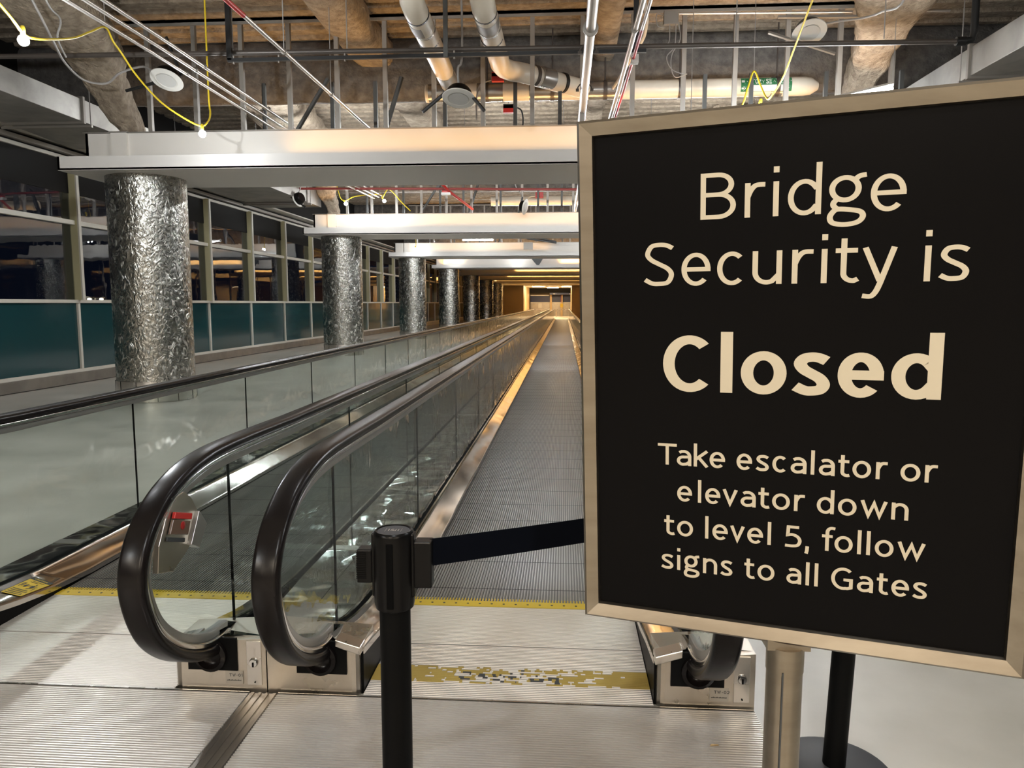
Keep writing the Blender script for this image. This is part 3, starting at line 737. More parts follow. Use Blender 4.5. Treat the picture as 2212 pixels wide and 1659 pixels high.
duct(-8.55, -7.30, -1.0, 11.15, 4.19, 4.52, [2.0, 5.5, 9.2, 11.1], 'flat galvanized air duct at upper left, ending in a flange above the windows', 12.6)
duct(-8.4, -6.75, 13.6, 20.6, 4.1, 4.55, [16.0, 19.4], 'galvanized air duct beyond the nearest beam, over the windows')
duct(5.0, 6.3, -1.0, 13.5, 4.25, 4.60, [2.0, 6.2, 9.9, 13.4], 'galvanized air duct at upper right above the closed sign', 15.2)

# conduits running away along the hall
def conduit(name, pts, r, m_, lb, cat='conduit', clamps=(), n=10, hang=()):
    t = thing(name, pts[0], lb, cat)
    MB().tube(pts, r, n).build('run', m_, t, True)
    for (x, y, z) in clamps:
        MB().lathe([(r * 1.05, -.02), (r * 1.5, -.012), (r * 1.5, .012), (r * 1.05, .02)], (x, y, z), n, (0, 1, 0)).build('coupling', 'galv_stud', t, True)
    for (x, y, z) in hang:
        MB().tube([(x, y, z), (x, y, 5.595)], .006, 6).build('hanger_rod', 'grey_wire', t)
    return t
for dx, dz, nm in ((0, 0, 'lowest of three parallel steel conduits slanting across the upper left'), (.115, .035, 'middle of three parallel steel conduits slanting across the upper left'), (.225, .07, 'topmost of three parallel steel conduits slanting across the upper left')):
    x, z = -4.42 + dx, 4.12 + dz
    conduit('conduit', [(x, 2.5, z), (x, 8, z), (x, 13.8, z - .05)], .020, 'conduit', nm, 'conduit', [(x, 6.0 + dx * 3, z), (x, 8.7, z), (x, 10.6, z)])
conduit('conduit', [(-2.98, 3, 4.10), (-2.98, 12.5, 4.10)], .021, 'conduit', 'single slender conduit with a red stretch, slanting to the middle of the nearest beam', 'conduit', [(-2.98, 8.0, 4.10), (-2.98, 9.6, 4.1)], hang=[(-2.98, 8.0, 4.1), (-2.98, 9.6, 4.1)])
MB().tube([(-2.98, 6.45, 4.10), (-2.98, 7.0, 4.10)], .0225, 10).build('red_stretch', 'red_paint', bpy.data.objects['conduit.003'], True)
t = conduit('steel_pipe', [(.24, 3, 4.12), (.24, 12.2, 4.12)], .052, 'conduit', 'thick scuffed steel pipe running away to the top left corner of the sign', 'pipe', [(.24, 7.6, 4.12)], 16)
for yy in (8.3, 9.7): MB().tube([(.24 + .09 * math.cos(a), yy, 4.12 + .08 * math.sin(a)) for a in [PI * k / 8 for k in range(9)]], .009, 6).box(.13, .17, yy - .02, yy + .02, 4.10, 4.13).box(.31, .35, yy - .02, yy + .02, 4.10, 4.13).build('strap', 'iron_pipe', t)
conduit('conduit', [(.70, 3, 4.10), (.66, 9.8, 4.10), (.62, 13, 4.08)], .026, 'conduit', 'bright conduit just right of the thick scuffed pipe', 'conduit', [(.67, 7.6, 4.1)])
t = conduit('conduit', [(.775, 3, 4.13), (.735, 9.8, 4.13), (.69, 13, 4.10)], .016, 'conduit', 'thin conduit with a red stretch beside the bright conduit, right of the thick pipe', 'conduit')
MB().tube([(.747, 7.7, 4.13), (.735, 9.8, 4.13), (.708, 11.6, 4.115)], .018, 10).build('red_stretch', 'red_paint', t, True)
MB().box(.72, .80, 8.55, 8.63, 4.08, 4.17).build('junction', 'label_white', t, bev=.004)
# cross pipes
t = conduit('sprinkler_pipe', [(-7.22, 9.05, 4.475), (-3.9, 9.05, 4.445), (4.46, 9.05, 4.385)], .030, 'iron_pipe', 'long brown sprinkler pipe crossing under the ceiling in front of the beam', 'pipe')
MB().tube([(4.46, 9.05, 4.385), (4.56, 9.05, 4.40), (4.58, 9.05, 4.48), (4.58, 9.05, 5.59)], .04, 10).build('riser', 'black_iron', t, True)
MB().lathe([(.05, -.05), (.05, .05)], (4.44, 9.05, 4.385), 12, (1, 0, 0)).build('elbow_collar', 'black_iron', t, True)
for xx in (-7.0, -4.0, -2.6, 1.95, 3.6): MB().tube([(xx, 9.05, 4.43), (xx, 9.05, 5.595)], .007, 6).build('hanger_rod', 'grey_wire', t)
t = thing('strut_channel', (-4.0, 8.95, 4.33), 'black strut channel slung just below the long brown sprinkler pipe', 'strut')
MB().box(-4.02, .92, 8.93, 8.97, 4.31, 4.35).build('channel', 'black_iron', t)
for xx in (-4.0, .80): MB().box(xx - .03, xx + .03, 8.93, 8.97, 4.33, 5.595).build('drop_bar', 'black_iron', t)
MB().box(-1.42, -1.37, 8.90, 8.94, 4.30, 5.595).build('drop_bar', 'dark_stud', t)
mb = MB()
for xx in (-3.95, -3.4, -2.6, -1.3, .75): mb.tube([(xx, 8.95, 4.29), (xx, 8.95, 4.38)], .012, 6)
mb.build('bolts', 'galv_stud', t)
t = conduit('conduit', [(1.48, 10.3, 5.22), (4.9, 10.3, 5.17)], .016, 'conduit', 'bright horizontal conduit at upper right behind the round speaker', 'conduit')
b = MB().box(1.28, 1.47, 10.28, 10.36, 5.09, 5.26).build('junction_box', 'galv_stud', t, bev=.004)
for j, P in enumerate([[(1.44, 10.3, 5.12), (1.43, 10.3, 4.82), (1.33, 10.3, 4.68), (1.40, 10.3, 4.52), (1.58, 10.3, 4.45)], [(1.47, 10.3, 5.12), (1.50, 10.3, 4.9), (1.40, 10.3, 4.72), (1.39, 10.3, 4.55), (1.45, 10.3, 4.42), (1.60, 10.3, 4.46)], [(1.36, 10.3, 5.1), (1.36, 10.3, 4.9), (1.33, 10.3, 4.83)], [(1.29, 10.3, 5.2), (1.19, 10.3, 5.22), (1.2, 10.3, 5.08), (1.29, 10.3, 5.05)]]): MB().tube(spline(P, 6), .006, 6).build('loose_wire', 'grey_wire', b, True)

# storm sewer pipe, its two feeder pipes and the label
t = thing('storm_pipe', (-2.2, 11.75, 4.68), 'thick cream jacketed storm pipe lying across behind the studs, with a green label', 'pipe')
SX0, SX1 = -2.15, 3.75
MB().lathe([(.125, 0), (.135, .01), (.135, SX1 - SX0 - .2), (.12, SX1 - SX0 - .1), (.06, SX1 - SX0)], (SX0, 11.75, 4.67), 28, (1, 0, 0)).build('jacket', 'pipe_jacket', t, True)
for a, b_ in ((-2.1, -1.75), (-1.35, -.95), (-.55, -.1), (.35, .85), (3.05, 3.22)): MB().lathe([(.1365, 0), (.1365, b_ - a)], (a, 11.75, 4.67), 28, (1, 0, 0)).build('tape_band', 'pipe_tape', t, True)
for xx in (-1.2, -.2, .6, 1.72, 3.15): MB().lathe([(.142, -.03), (.142, .03)], (xx, 11.75, 4.67), 28, (1, 0, 0)).tube([(xx, 11.75, 4.8), (xx, 11.75, 5.59)], .012, 6).build('hanger', 'iron_pipe', t, True)
def pipe_surf(u, v, l):       # u along x, v round the pipe (0 = facing the camera)
    a = v / .138; return Vector((u, 11.75 - (.1385 + l) * math.cos(a), 4.67 + (.1385 + l) * math.sin(a)))
def patch(mb, u0, u1, v0, v1, l):
    for k in range(8): a = v0 + (v1 - v0) * k / 8; b_ = v0 + (v1 - v0) * (k + 1) / 8; mb.quad(pipe_surf(u0, a, l), pipe_surf(u1, a, l), pipe_surf(u1, b_, l), pipe_surf(u0, b_, l))
    return mb
LX = 2.60
lab = patch(MB(), LX, LX + .74, -.10, .12, 0).build('sewer_label', 'sign_green', t)
patch(MB(), LX + .11, LX + .62, -.095, -.005, .0006).build('label_blank', 'label_white', lab)
sw = MB()
letters(sw, typeset('STORM', LX + .12, .062, .008, .02)[:5], .010, .060, .008, .008, lambda u, v, l: pipe_surf(LX + .115 + (u - LX - .12) * .66, v, .001))
letters(sw, typeset('SEWER', LX + .37, .062, .008, .02), .010, .060, .008, .008, lambda u, v, l: pipe_surf(LX + .36 + (u - LX - .37) * .68, v, .001))
for x0_, v0_, s_ in ((LX + .01, .052, 1), (LX + .645, .052, 1), (LX + .01, -.05, .7), (LX + .64, -.05, .7)):
    A = lambda u, v: pipe_surf(x0_ + u * s_, v0_ + v * s_, .0012)
    sw.quad(A(0, -.018), A(.045, -.018), A(.045, .018), A(0, .018)); i = len(sw.v); sw.v += [tuple(A(.04, -.045)), tuple(A(.088, 0)), tuple(A(.04, .045))]; sw.f.append((i, i + 1, i + 2))
sw.build('label_lettering', 'label_white', lab)
def feeder(pts, lb, tapes, extra=None):
    t = thing('drain_pipe', pts[0], lb, 'pipe')
    MB().tube(pts, .135, 24).build('jacket', 'pipe_jacket', t, True)
    for (p, d, ln, m_, r) in tapes: MB().lathe([(r, 0), (r, ln)], p, 24, d).build('tape_band', m_, t, True)
    return t
xa = -1.66
feeder([(xa + .02, 8.1, 5.59), (xa + .02, 8.1, 4.98), (xa + .015, 8.16, 4.80), (xa, 8.30, 4.69), (xa - .0, 8.5, 4.665), (xa - .06, 11.75, 4.70)], 'left of the two fat cream drain pipes coming down from the ceiling',
       [((xa, 8.55, 4.665), (-.018, 1, .01), .03, 'black_iron', .139), ((xa - .01, 9.0, 4.67), (-.018, 1, .01), .05, 'pipe_tape', .139), ((xa - .02, 9.35, 4.675), (-.018, 1, .01), .04, 'black_iron', .139), ((xa - .01, 8.7, 4.668), (-.018, 1, .01), .28, 'galv_stud', .137), ((xa - .04, 10.7, 4.69), (-.018, 1, .01), .02, 'pipe_tape', .138)])
xa = -.90
feeder([(xa, 8.1, 5.59), (xa, 8.1, 4.98), (xa, 8.16, 4.80), (xa, 8.30, 4.69), (xa, 8.5, 4.665), (xa + .01, 10.45, 4.69), (xa + .05, 10.65, 4.69), (xa + .14, 10.78, 4.69), (xa + .3, 10.88, 4.69), (.28, 11.68, 4.67)], 'right of the two fat cream drain pipes, bending towards the scuffed steel pipe',
       [((xa, 8.55, 4.665), (0, 1, .01), .03, 'black_iron', .139), ((xa, 9.0, 4.67), (0, 1, .01), .05, 'pipe_tape', .139), ((xa, 9.35, 4.675), (0, 1, .01), .04, 'black_iron', .139), ((xa, 8.7, 4.668), (0, 1, .01), .28, 'galv_stud', .137), ((-.45, 10.985, 4.685), (1, 1.0 * .8 / 1.0, 0), .04, 'iron_pipe', .142), ((-.36, 11.05, 4.685), (1, .8, 0), .22, 'pipe_tape', .1375), ((-.05, 11.35, 4.68), (1, .8, 0), .04, 'black_iron', .142)])
# round loudspeakers
def speaker(c, tilt, lb, bars, cable, black=True, group='round ceiling speakers'):
    t = thing('ceiling_speaker', c, lb, 'speaker', group)
    ax = Vector(tilt).normalized(); c = Vector(c)
    MB().lathe([(.150, .015), (.20, .015), (.205, .007), (.20, 0), (.135, -.004), (.130, .0), (0, 0)], c, 40, -ax if False else ax).build('rim', 'speaker_white', t, True)
    MB().lathe([(.118, -.006), (.118, -.003), (0, -.0075)], c, 32, ax).build('grille', 'speaker_grille', t, True)
    MB().lathe([(.155, .012), (.15, .10), (.12, .14), (0, .14)], c, 32, ax).build('back_can', 'black_plastic' if black else 'dark_stud', t, True)
    for a, b_ in bars: MB().tube([a, b_], .022, 6).build('mounting_rail', 'black_iron' if black else 'galv_stud', t)
    MB().tube(spline(cable, 5), .014, 8).build('cable', 'grey_wire', t, True)
    return t
speaker((-1.30, 9.3, 3.93), (.04, .35, 1), 'round grey speaker with black rails, hanging low in the centre under the drain pipes', [((-1.74, 9.25, 3.77), (-1.35, 9.32, 4.10)), ((-.98, 9.25, 3.77), (-1.25, 9.32, 4.10))], [(-1.30, 9.33, 4.06), (-1.31, 9.33, 4.3), (-1.26, 9.35, 4.48), (-1.28, 9.4, 5.59)])
speaker((2.94, 9.6, 4.70), (-.05, .55, 1), 'round white speaker at upper right above the sign', [((2.45, 9.6, 4.72), (3.3, 9.75, 4.50)), ((2.6, 9.75, 4.95), (3.6, 9.75, 4.93))], [(3.1, 9.68, 4.82), (3.3, 9.6, 4.83), (3.5, 9.4, 4.79), (3.62, 9.2, 4.78), (3.75, 8.9, 4.82), (3.8, 8.7, 5.59)], False)
speaker((-5.14, 9.6, 4.31), (.05, .5, 1), 'round white speaker at upper left behind the three conduits', [((-5.75, 9.7, 4.22), (-5.2, 9.72, 4.36)), ((-5.0, 9.72, 4.4), (-5.12, 9.6, 4.85))], [(-5.3, 9.66, 4.40), (-5.55, 9.8, 4.55), (-5.75, 9.6, 4.42), (-5.95, 9.6, 4.29), (-6.06, 9.3, 4.25), (-6.02, 8.9, 4.33), (-5.86, 8.5, 4.41), (-5.76, 8.2, 4.53), (-5.75, 7.9, 4.9), (-5.7, 7.7, 5.59)])
speaker((-1.02, 19.7, 3.95), (-1, .3, .25), 'speaker hanging edge-on in the second bay, above the second beam', [((-1.2, 19.7, 3.8), (-1.1, 19.7, 4.2))], [(-1.1, 19.7, 4.1), (-1.15, 19.7, 4.3), (-1.3, 19.7, 4.6), (-1.3, 19.7, 5.59)])
speaker((-6.7, 18.6, 4.05), (.9, -.3, .3), 'black backed speaker hanging by the duct in the second bay at left', [((-7.0, 18.6, 4.2), (-6.5, 18.6, 3.85))], [(-6.75, 18.6, 4.15), (-6.6, 18.6, 4.4), (-6.5, 18.6, 5.59)])
# red tagged boxes
for (x, y, z, lb, P) in ((-1.0, 11.35, 4.77, 'red junction box with a cable beside the second drain pipe', [(-1.1, 11.35, 4.74), (-1.25, 11.3, 4.66), (-1.3, 11.2, 4.45), (-1.28, 11, 4.1)]), (-.93, 12.6, 4.63, 'black and red box with a black cable below the storm pipe', [(-.83, 12.6, 4.66), (-.72, 12.6, 4.6), (-.7, 12.6, 4.35), (-.8, 12.5, 4.05)])):
    t = thing('junction_box', (x, y, z), lb, 'junction box')
    MB().box(x - .09, x + .09, y - .04, y + .04, z - .06, z + .06).build('box_body', 'red_paint', t, bev=.004)
    MB().box(x - .09, x + .09, y - .04, y + .04, z + .005, z + .075).build('box_cover', 'black_iron' if y > 12 else 'red_paint', t, bev=.004)
    MB().tube([(x, y, z + .06), (x, y, 5.59)], .006, 6).build('hanger_rod', 'grey_wire', t)
    MB().tube(spline(P, 6), .013, 8).build('cable', 'black_iron' if y > 12 else 'grey_wire', t, True)
# flexible whip
tag(MB().tube(spline([(.93, 9.3, 5.59), (.95, 9.5, 5.1), (.99, 9.6, 4.92), (.99, 9.8, 4.82), (.96, 10.0, 4.77), (.87, 10.5, 4.72), (.78, 11.0, 4.65), (.7, 11.4, 4.6)], 6), .022, 10).build('flexible_cable', 'pipe_jacket', None, True), 'pale flexible cable curving down right of the thick scuffed pipe', 'cable')
tag(MB().tube(spline([(-5.10, 7.0, 5.59), (-5.12, 7.3, 4.5), (-5.3, 7.8, 4.42), (-5.48, 8.0, 4.3), (-5.6, 8.3, 4.2)], 6), .010, 8).build('thin_cable', 'grey_wire', None, True), 'thin grey cable dropping left of the three conduits', 'cable')

# ------------------------------------------------------------------ yellow string lights
def bulb(t, c, tip, glow='small_bulb_glow'):
    c = Vector(c); d = (Vector(tip) - c).normalized()
    MB().lathe([(.018, .04), (.020, .05), (.020, .10), (.014, .12)], c, 12, d).build('socket', 'yellow_cord', t, True)
    MB().sphere(c, .045, 12).build('bulb', glow, t, True)
t = thing('string_light', (-4.62, 6.3, 3.7), 'yellow cord with two glaring bare bulbs at upper left, one over the nearest column beam', 'string light')
MB().tube(spline([(-4.5, 5.0, 4.2), (-4.58, 6.0, 3.86), (-4.62, 6.3, 3.74), (-4.66, 6.5, 3.765), (-4.72, 6.8, 3.86), (-4.9, 7.4, 4.08), (-4.98, 7.8, 4.28), (-5.06, 8.2, 4.47), (-5.1, 8.4, 4.39), (-5.13, 8.6, 4.33), (-5.13, 8.9, 4.16), (-4.95, 9.1, 3.90), (-4.78, 9.38, 3.76), (-4.63, 9.45, 3.70), (-4.58, 9.52, 3.76), (-4.60, 9.65, 3.90), (-4.66, 9.75, 4.2), (-4.66, 9.75, 5.59)], 6), .011, 8).build('cord', 'yellow_cord', t, True)
bulb(t, (-4.62, 6.3, 3.68), (-4.62, 6.3, 3.8), 'bulb_glow'); bulb(t, (-4.62, 9.45, 3.60), (-4.62, 9.45, 3.8))
MB().tube([(-5.06, 8.2, 4.47), (-5.06, 8.2, 5.59)], .004, 5).build('hook_wire', 'grey_wire', t)
t = thing('string_light', (2.42, 9.8, 3.95), 'yellow cord looping down behind the top edge of the sign, with a bare bulb', 'string light')
MB().tube(spline([(2.53, 7.6, 4.8), (2.53, 8.2, 4.55), (2.54, 8.5, 4.43), (2.56, 8.9, 4.28), (2.56, 9.3, 4.09), (2.52, 9.65, 3.97), (2.49, 9.75, 4.0), (2.44, 9.85, 4.18), (2.37, 9.9, 4.36), (2.29, 9.85, 4.15), (2.2, 9.8, 3.9), (2.0, 9.7, 3.8)], 6), .011, 8).build('cord', 'yellow_cord', t, True)
MB().tube([(2.37, 9.9, 4.36), (2.36, 9.9, 5.59)], .005, 5).build('hook_wire', 'grey_wire', t)
bulb(t, (2.42, 9.78, 3.87), (2.44, 9.78, 4.0))
def bay_string(bulbs, lb, cord, glow='small_bulb_glow'):
    t = thing('string_light', bulbs[0], lb, 'string light')
    MB().tube(spline(cord, 6), .012, 8).build('cord', 'yellow_cord', t, True)
    MB().tube([cord[len(cord) // 2], (cord[len(cord) // 2][0], cord[len(cord) // 2][1], 5.59)], .004, 5).build('hook_wire', 'grey_wire', t)
    for c in bulbs: bulb(t, c, Vector(c) + Vector((-.06, -.02, .1)), glow)
bay_string([(-5.76, 19.6, 4.06), (-4.73, 19.6, 4.12)], 'yellow cord with two bare bulbs over the second beam, right of the second column', [(-6.1, 19.3, 5.59), (-5.95, 19.55, 4.4), (-5.80, 19.6, 4.14), (-5.5, 19.6, 4.25), (-4.85, 19.6, 4.3), (-4.78, 19.6, 4.2), (-4.6, 19.6, 4.42), (-4.3, 19.8, 4.1), (-4.1, 19.9, 3.9)])
bay_string([(-5.83, 29.4, 3.60)], 'bare bulb on a short cord over the third beam, left end', [(-5.9, 29.4, 4.4), (-5.86, 29.4, 3.9), (-5.85, 29.4, 3.7)])
bay_string([(1.9, 19.5, 4.0), (4.6, 19.5, 4.0)], 'yellow cord with bare bulbs over the second beam, hidden behind the sign', [(1.2, 19.5, 4.4), (1.85, 19.5, 4.1), (3.2, 19.5, 4.4), (4.55, 19.5, 4.1), (5.0, 19.5, 4.4)])
bay_string([(1.5, 29.4, 3.95)], 'bare bulb on a cord over the third beam, behind the sign', [(1.4, 29.4, 5.59), (1.45, 29.4, 4.1)])
bay_string([(-5.8, 39.2, 3.9), (-2.5, 39.2, 3.9)], 'small bare bulbs on a cord over the fourth beam', [(-6.2, 39.2, 4.3), (-5.85, 39.2, 4.0), (-4, 39.2, 4.3), (-2.55, 39.2, 4.0), (-2, 39.2, 4.3)])
bay_string([(-4.6, -2.2, 3.5), (.3, -.9, 3.95), (4.3, 2.6, 3.95)], 'unseen yellow cord with three bare bulbs, added behind the camera for light', [(-5.2, -2.2, 3.7), (-4.65, -2.2, 3.6), (-2, -1.8, 3.9), (.25, -.9, 4.05), (2.4, .9, 4.3), (4.25, 2.6, 4.05), (4.8, 3.0, 4.3)], 'bulb_glow')  # added string, lights the near floor from out of view
def tube_lamp(c, lb, L=2.4, dz=0.0, glow='tube_glow'):
    t = thing('tube_lamp', c, lb, 'lamp'); x, y, z = c
    if dz:
        a, b = Vector((x - L / 2, y, z - dz)), Vector((x + L / 2, y, z + dz)); up = Vector((0, 0, .05))
        MB().tube([a, b], .02, 10).build('tube', 'tube_glow', t, True)
        MB().tube([a + up, b + up], .028, 4).build('fitting', 'white_paint', t)
        for q in (a, b): MB().tube([q + up, (q.x, q.y, 5.59)], .005, 5).build('hanger_wire', 'grey_wire', t)
        return
    MB().tube([(x - L / 2, y, z), (x + L / 2, y, z)], .032, 10).build('tube', glow, t, True)
    MB().box(x - L / 2 - .03, x + L / 2 + .03, y - .03, y + .03, z + .036, z + .08).box(x - L / 2 - .03, x - L / 2, y - .025, y + .025, z - .025, z + .03).box(x + L / 2, x + L / 2 + .03, y - .025, y + .025, z - .025, z + .03).build('fitting', 'white_paint', t)
    for q in (-.8, .8): MB().tube([(x + q * L / 2, y, z + .06), (x + q * L / 2, y, 5.59)], .005, 5).build('hanger_wire', 'grey_wire', t)
tube_lamp((2.75, 9.6, 3.765), 'white tube lamp whose bright end shows above the top edge of the sign', 2.4, .27)
for k in range(3):  # tubes added out of sight to brighten the bays
    for x, w in ((-4.6, 'left'), (-1.0, 'middle'), (2.6, 'right')):
        tube_lamp((x, 14.8 if k == 0 else 12.95 + 9.8 * k, 4.5 if k == 0 else 3.97), '%s of three unseen tube lamps added above the %s bay behind the beams' % (w, ['second', 'third', 'fourth', 'fifth', 'sixth', 'seventh'][k]))
for x, w in ((-4.4, 'left'), (-.9, 'middle'), (2.4, 'right')):  # added above the frame to light the near belt and floor
    tube_lamp((x, 4.2, 4.75), '%s of three short unseen tube lamps added high over the walkway entrance' % w, .55)
tube_lamp((-3.4, 29.5, 3.93), 'bright white tube lamp lying along the top of the third beam', 1.2, 0, 'dim_tube_glow')
# second bay clutter
conduit('sprinkler_pipe', [(-7.2, 18.9, 4.36), (-3.0, 18.9, 4.31), (1.2, 18.9, 4.25)], .03, 'maroon_pipe', 'dark red sprinkler pipe crossing the second bay above the second beam', 'pipe')
conduit('conduit', [(-3.2, 18.2, 4.55), (-2.9, 19.0, 4.25), (-2.47, 20.2, 3.97)], .035, 'red_paint', 'short red conduit slanting down to the second beam', 'conduit')
conduit('storm_pipe', [(-2.1, 21.6, 4.36), (3.6, 21.6, 4.36)], .135, 'pipe_jacket', 'cream jacketed pipe lying across above the second beam', 'pipe', n=20)
conduit('steel_pipe', [(.36, 15.0, 4.12), (.30, 22, 4.12)], .05, 'pipe_jacket', 'pale pipe end hanging just left of the sign in the second bay', 'pipe', n=14)
t = thing('junction_box', (-3.0, 19.0, 4.27), 'red topped box on the dark red pipe in the second bay', 'junction box'); MB().box(-3.09, -2.9, 18.95, 19.05, 4.23, 4.34).build('box_body', 'red_paint', t); MB().box(-3.11, -2.88, 18.93, 19.07, 4.17, 4.23).build('lamp_lens', 'label_white', t)
t = thing('junction_box', (-.7, 21.3, 4.5), 'red box with a curved cable by the pipe in the second bay', 'junction box'); MB().box(-.82, -.6, 21.25, 21.35, 4.4, 4.55).build('box_body', 'red_paint', t); MB().tube(spline([(-.82, 21.3, 4.45), (-1.0, 21.2, 4.4), (-1.1, 21, 4.2)], 5), .02, 8).build('cable', 'pipe_jacket', t)
for (a, b_, lb) in (((-5.4, 20.2), (-4.5, 19.2), 'three short conduits'),): pass
for j in range(3):
    conduit('conduit', [(-6.0 + .12 * j, 16.5, 4.62 + .03 * j), (-5.05 + .12 * j, 19.8, 4.22 + .03 * j)], .022, 'conduit', ['lowest', 'middle', 'topmost'][j] + ' of three short conduits in the second bay near its two bulbs', 'conduit')
# black clad camera hanging by the third beam
t = thing('hanging_bracket', (-.9, 29.2, 3.75), 'black bracket with a grey plate hanging at the third beam', 'bracket')
MB().tube([(-1.45, 29.2, 3.95), (-.3, 29.2, 3.78)], .035, 6).tube([(-1.1, 29.2, 3.98), (-.3, 29.2, 3.82)], .03, 6).build('arm', 'black_iron', t); MB().box(-1.58, -1.22, 29.15, 29.2, 3.52, 3.80).build('plate', 'galv_stud', t); MB().tube([(-1.3, 29.2, 3.9), (-1.3, 29.2, 5.59)], .01, 6).build('hanger_rod', 'grey_wire', t)
t = thing('hanging_bracket', (-1.4, 38.9, 3.6), 'small black bracket hanging at the fourth beam', 'bracket')
MB().loft([[(-1.7, 38.9, 3.75), (-1.1, 38.9, 3.75), (-1.1, 38.98, 3.75), (-1.7, 38.98, 3.75)], [(-1.42, 38.9, 3.42), (-1.3, 38.9, 3.42), (-1.3, 38.98, 3.42), (-1.42, 38.98, 3.42)]]).build('plate', 'black_iron', t); MB().tube([(-1.4, 38.94, 3.74), (-1.4, 38.94, 5.59)], .01, 6).build('hanger_rod', 'grey_wire', t)

# ================================================================== FAR END OF THE HALL
struct(MB().box(-14, 12, 71.2, 112, 3.15, 3.4).build('ceiling', 'white_paint'))
struct(MB().box(-14, 12, 84.8, 85.4, 2.62, 3.15).build('trim_3', 'dark_header'))
struct(MB().box(-14, 12, 111, 111.4, 0, 3.2).build('wall_far', 'tan_wall'))
struct(MB().box(-9.2, -3.9, 72.0, 84.6, 0, 3.15).build('wall_corner_left', 'tan_wall'))
struct(MB().box(.75, 7.2, 72.0, 84.6, 0, 3.15).build('wall_corner_right', 'tan_wall'))
t = thing('overhead_sign', (.2, 84.6, 2.4), 'dark blue overhead sign with pale blurred lettering at the far end', 'sign')
MB().box(-1.6, 2.4, 84.6, 84.7, 2.40, 2.62).build('sign_face', 'blue_sign', t)
mb = MB()
for k in range(9): mb.box(.62 + .105 * k, .69 + .105 * k, 84.58, 84.6, 2.46, 2.54)
mb.lathe([(.07, .02), (.07, 0)], (-1.12, 84.6, 2.51), 12, (0, -1, 0)).build('sign_lettering', 'label_white', t)
t = thing('glazed_screen', (-1.5, 86, 0), 'dark glazed screen with a pale rail at the far end of the hall', 'screen')
MB().box(-3.85, .75, 86.0, 86.1, 1.55, 2.36).build('dark_glass', 'blue_sign', t); MB().box(-3.85, .75, 85.95, 86.0, 1.45, 1.57).build('rail', 'white_paint', t); MB().box(-3.85, .75, 86.0, 86.1, -.01, 1.46).build('lower_panel', 'kick_steel', t); MB().box(-3.85, -1.7, 85.9, 86.0, 2.3, 2.4).build('head_rail', 'white_paint', t); MB().box(-2.95, -2.55, 85.94, 86.0, .9, 1.44).build('notice', 'label_white', t)
for xx, lb in ((-1.48, 'left of two pale posts at the far screen'), (-.25, 'right of two pale posts at the far screen')):
    t = thing('post', (xx, 85.7, 0), lb, 'post'); MB().box(xx - .12, xx + .12, 85.6, 85.8, -.01, 2.4).build('shaft', 'tan_wall', t)
    if xx > -1: MB().box(xx - .16, xx + .16, 85.55, 85.6, 1.0, 1.4).build('yellow_notice', 'yellow_paint', t); MB().box(xx - .12, xx - .02, 85.56, 85.6, 1.6, 2.38).build('red_stripe', 'maroon_pipe', t)
t = thing('low_barrier', (-2, 78, 0), 'low grooved metal barrier across the far landing', 'barrier')
MB().box(-3.9, .75, 78.0, 78.06, .75, .80).build('top_rail', 'stainless', t)
for xx in (-3.8, -2.3, -.8, .7): MB().tube([(xx, 78.03, -.01), (xx, 78.03, .78)], .025, 8).build('post', 'stainless', t)
tag(MB().box(-3.4, 1.3, 67.05, 70.0, -.012, .004).build('far_landing', 'tread_aluminium'), 'bright metal landing where the walkways end in the distance', 'landing plate')
for (x, y) in ((-2.6, 76), (0.4, 76), (-1.2, 81), (-2, 92), (.3, 98)):
    t = thing('ceiling_lamp', (x, y, 3.15), ['warm ceiling lamp over the far landing, left', 'warm ceiling lamp over the far landing, right', 'warm ceiling lamp before the dark far header', 'warm ceiling lamp beyond the far screen, left', 'warm ceiling lamp beyond the far screen, right'][[76, 76.0001, 81, 92, 98].index(y) if (x, y) != (.4, 76) else 1], 'lamp')
    MB().box(x - .6, x + .6, y - .12, y + .12, 3.11, 3.148).build('diffuser', 'far_warm_lamp', t)

# ================================================================== FOREGROUND: THE CLOSED SIGN
SO = Vector((0.0401, 1.0699, 1.6798)); U = Vector((0.5097, -0.1588, 0.0048)); Dn = Vector((0.022, 0.0417, -0.6884))
SW, SH = U.length, Dn.length; U = U.normalized(); Dn = (Dn - U * Dn.dot(U)).normalized(); Nn = U.cross(-Dn).normalized()
if Nn.y > 0: Nn = -Nn            # faces the camera
def spl(u, v, l): return SO + U * u + Dn * v + Nn * l
sg = thing('sign_stand', (.322, 1.03, 0), 'black closed notice in a brushed steel frame on a round post, large at right', 'sign stand')
fw, fd = .0225, .024
def bar(c):     # mitred frame members: inner edge a-b, outer edge d-c, raised bevel section
    (a, b), (d, e) = c
    def ring(i, o): 
        lerp = lambda t: (i[0] + (o[0] - i[0]) * t, i[1] + (o[1] - i[1]) * t)
        return [spl(*lerp(0), .001), spl(*lerp(.06), .006), spl(*lerp(.80), .0125), spl(*lerp(.97), .009), spl(*lerp(1), .003), spl(*lerp(1), -fd), spl(*lerp(0), -fd)]
    return MB().loft([ring(a, d), ring(b, e)])
ci = [(0, 0), (SW, 0), (SW, SH), (0, SH)]; co = [(-fw, -fw), (SW + fw, -fw), (SW + fw, SH + fw), (-fw, SH + fw)]
fr = None
for k in range(4): bar(((ci[k], ci[(k + 1) % 4]), (co[k], co[(k + 1) % 4]))).build('frame_bar', 'brushed_steel', sg)
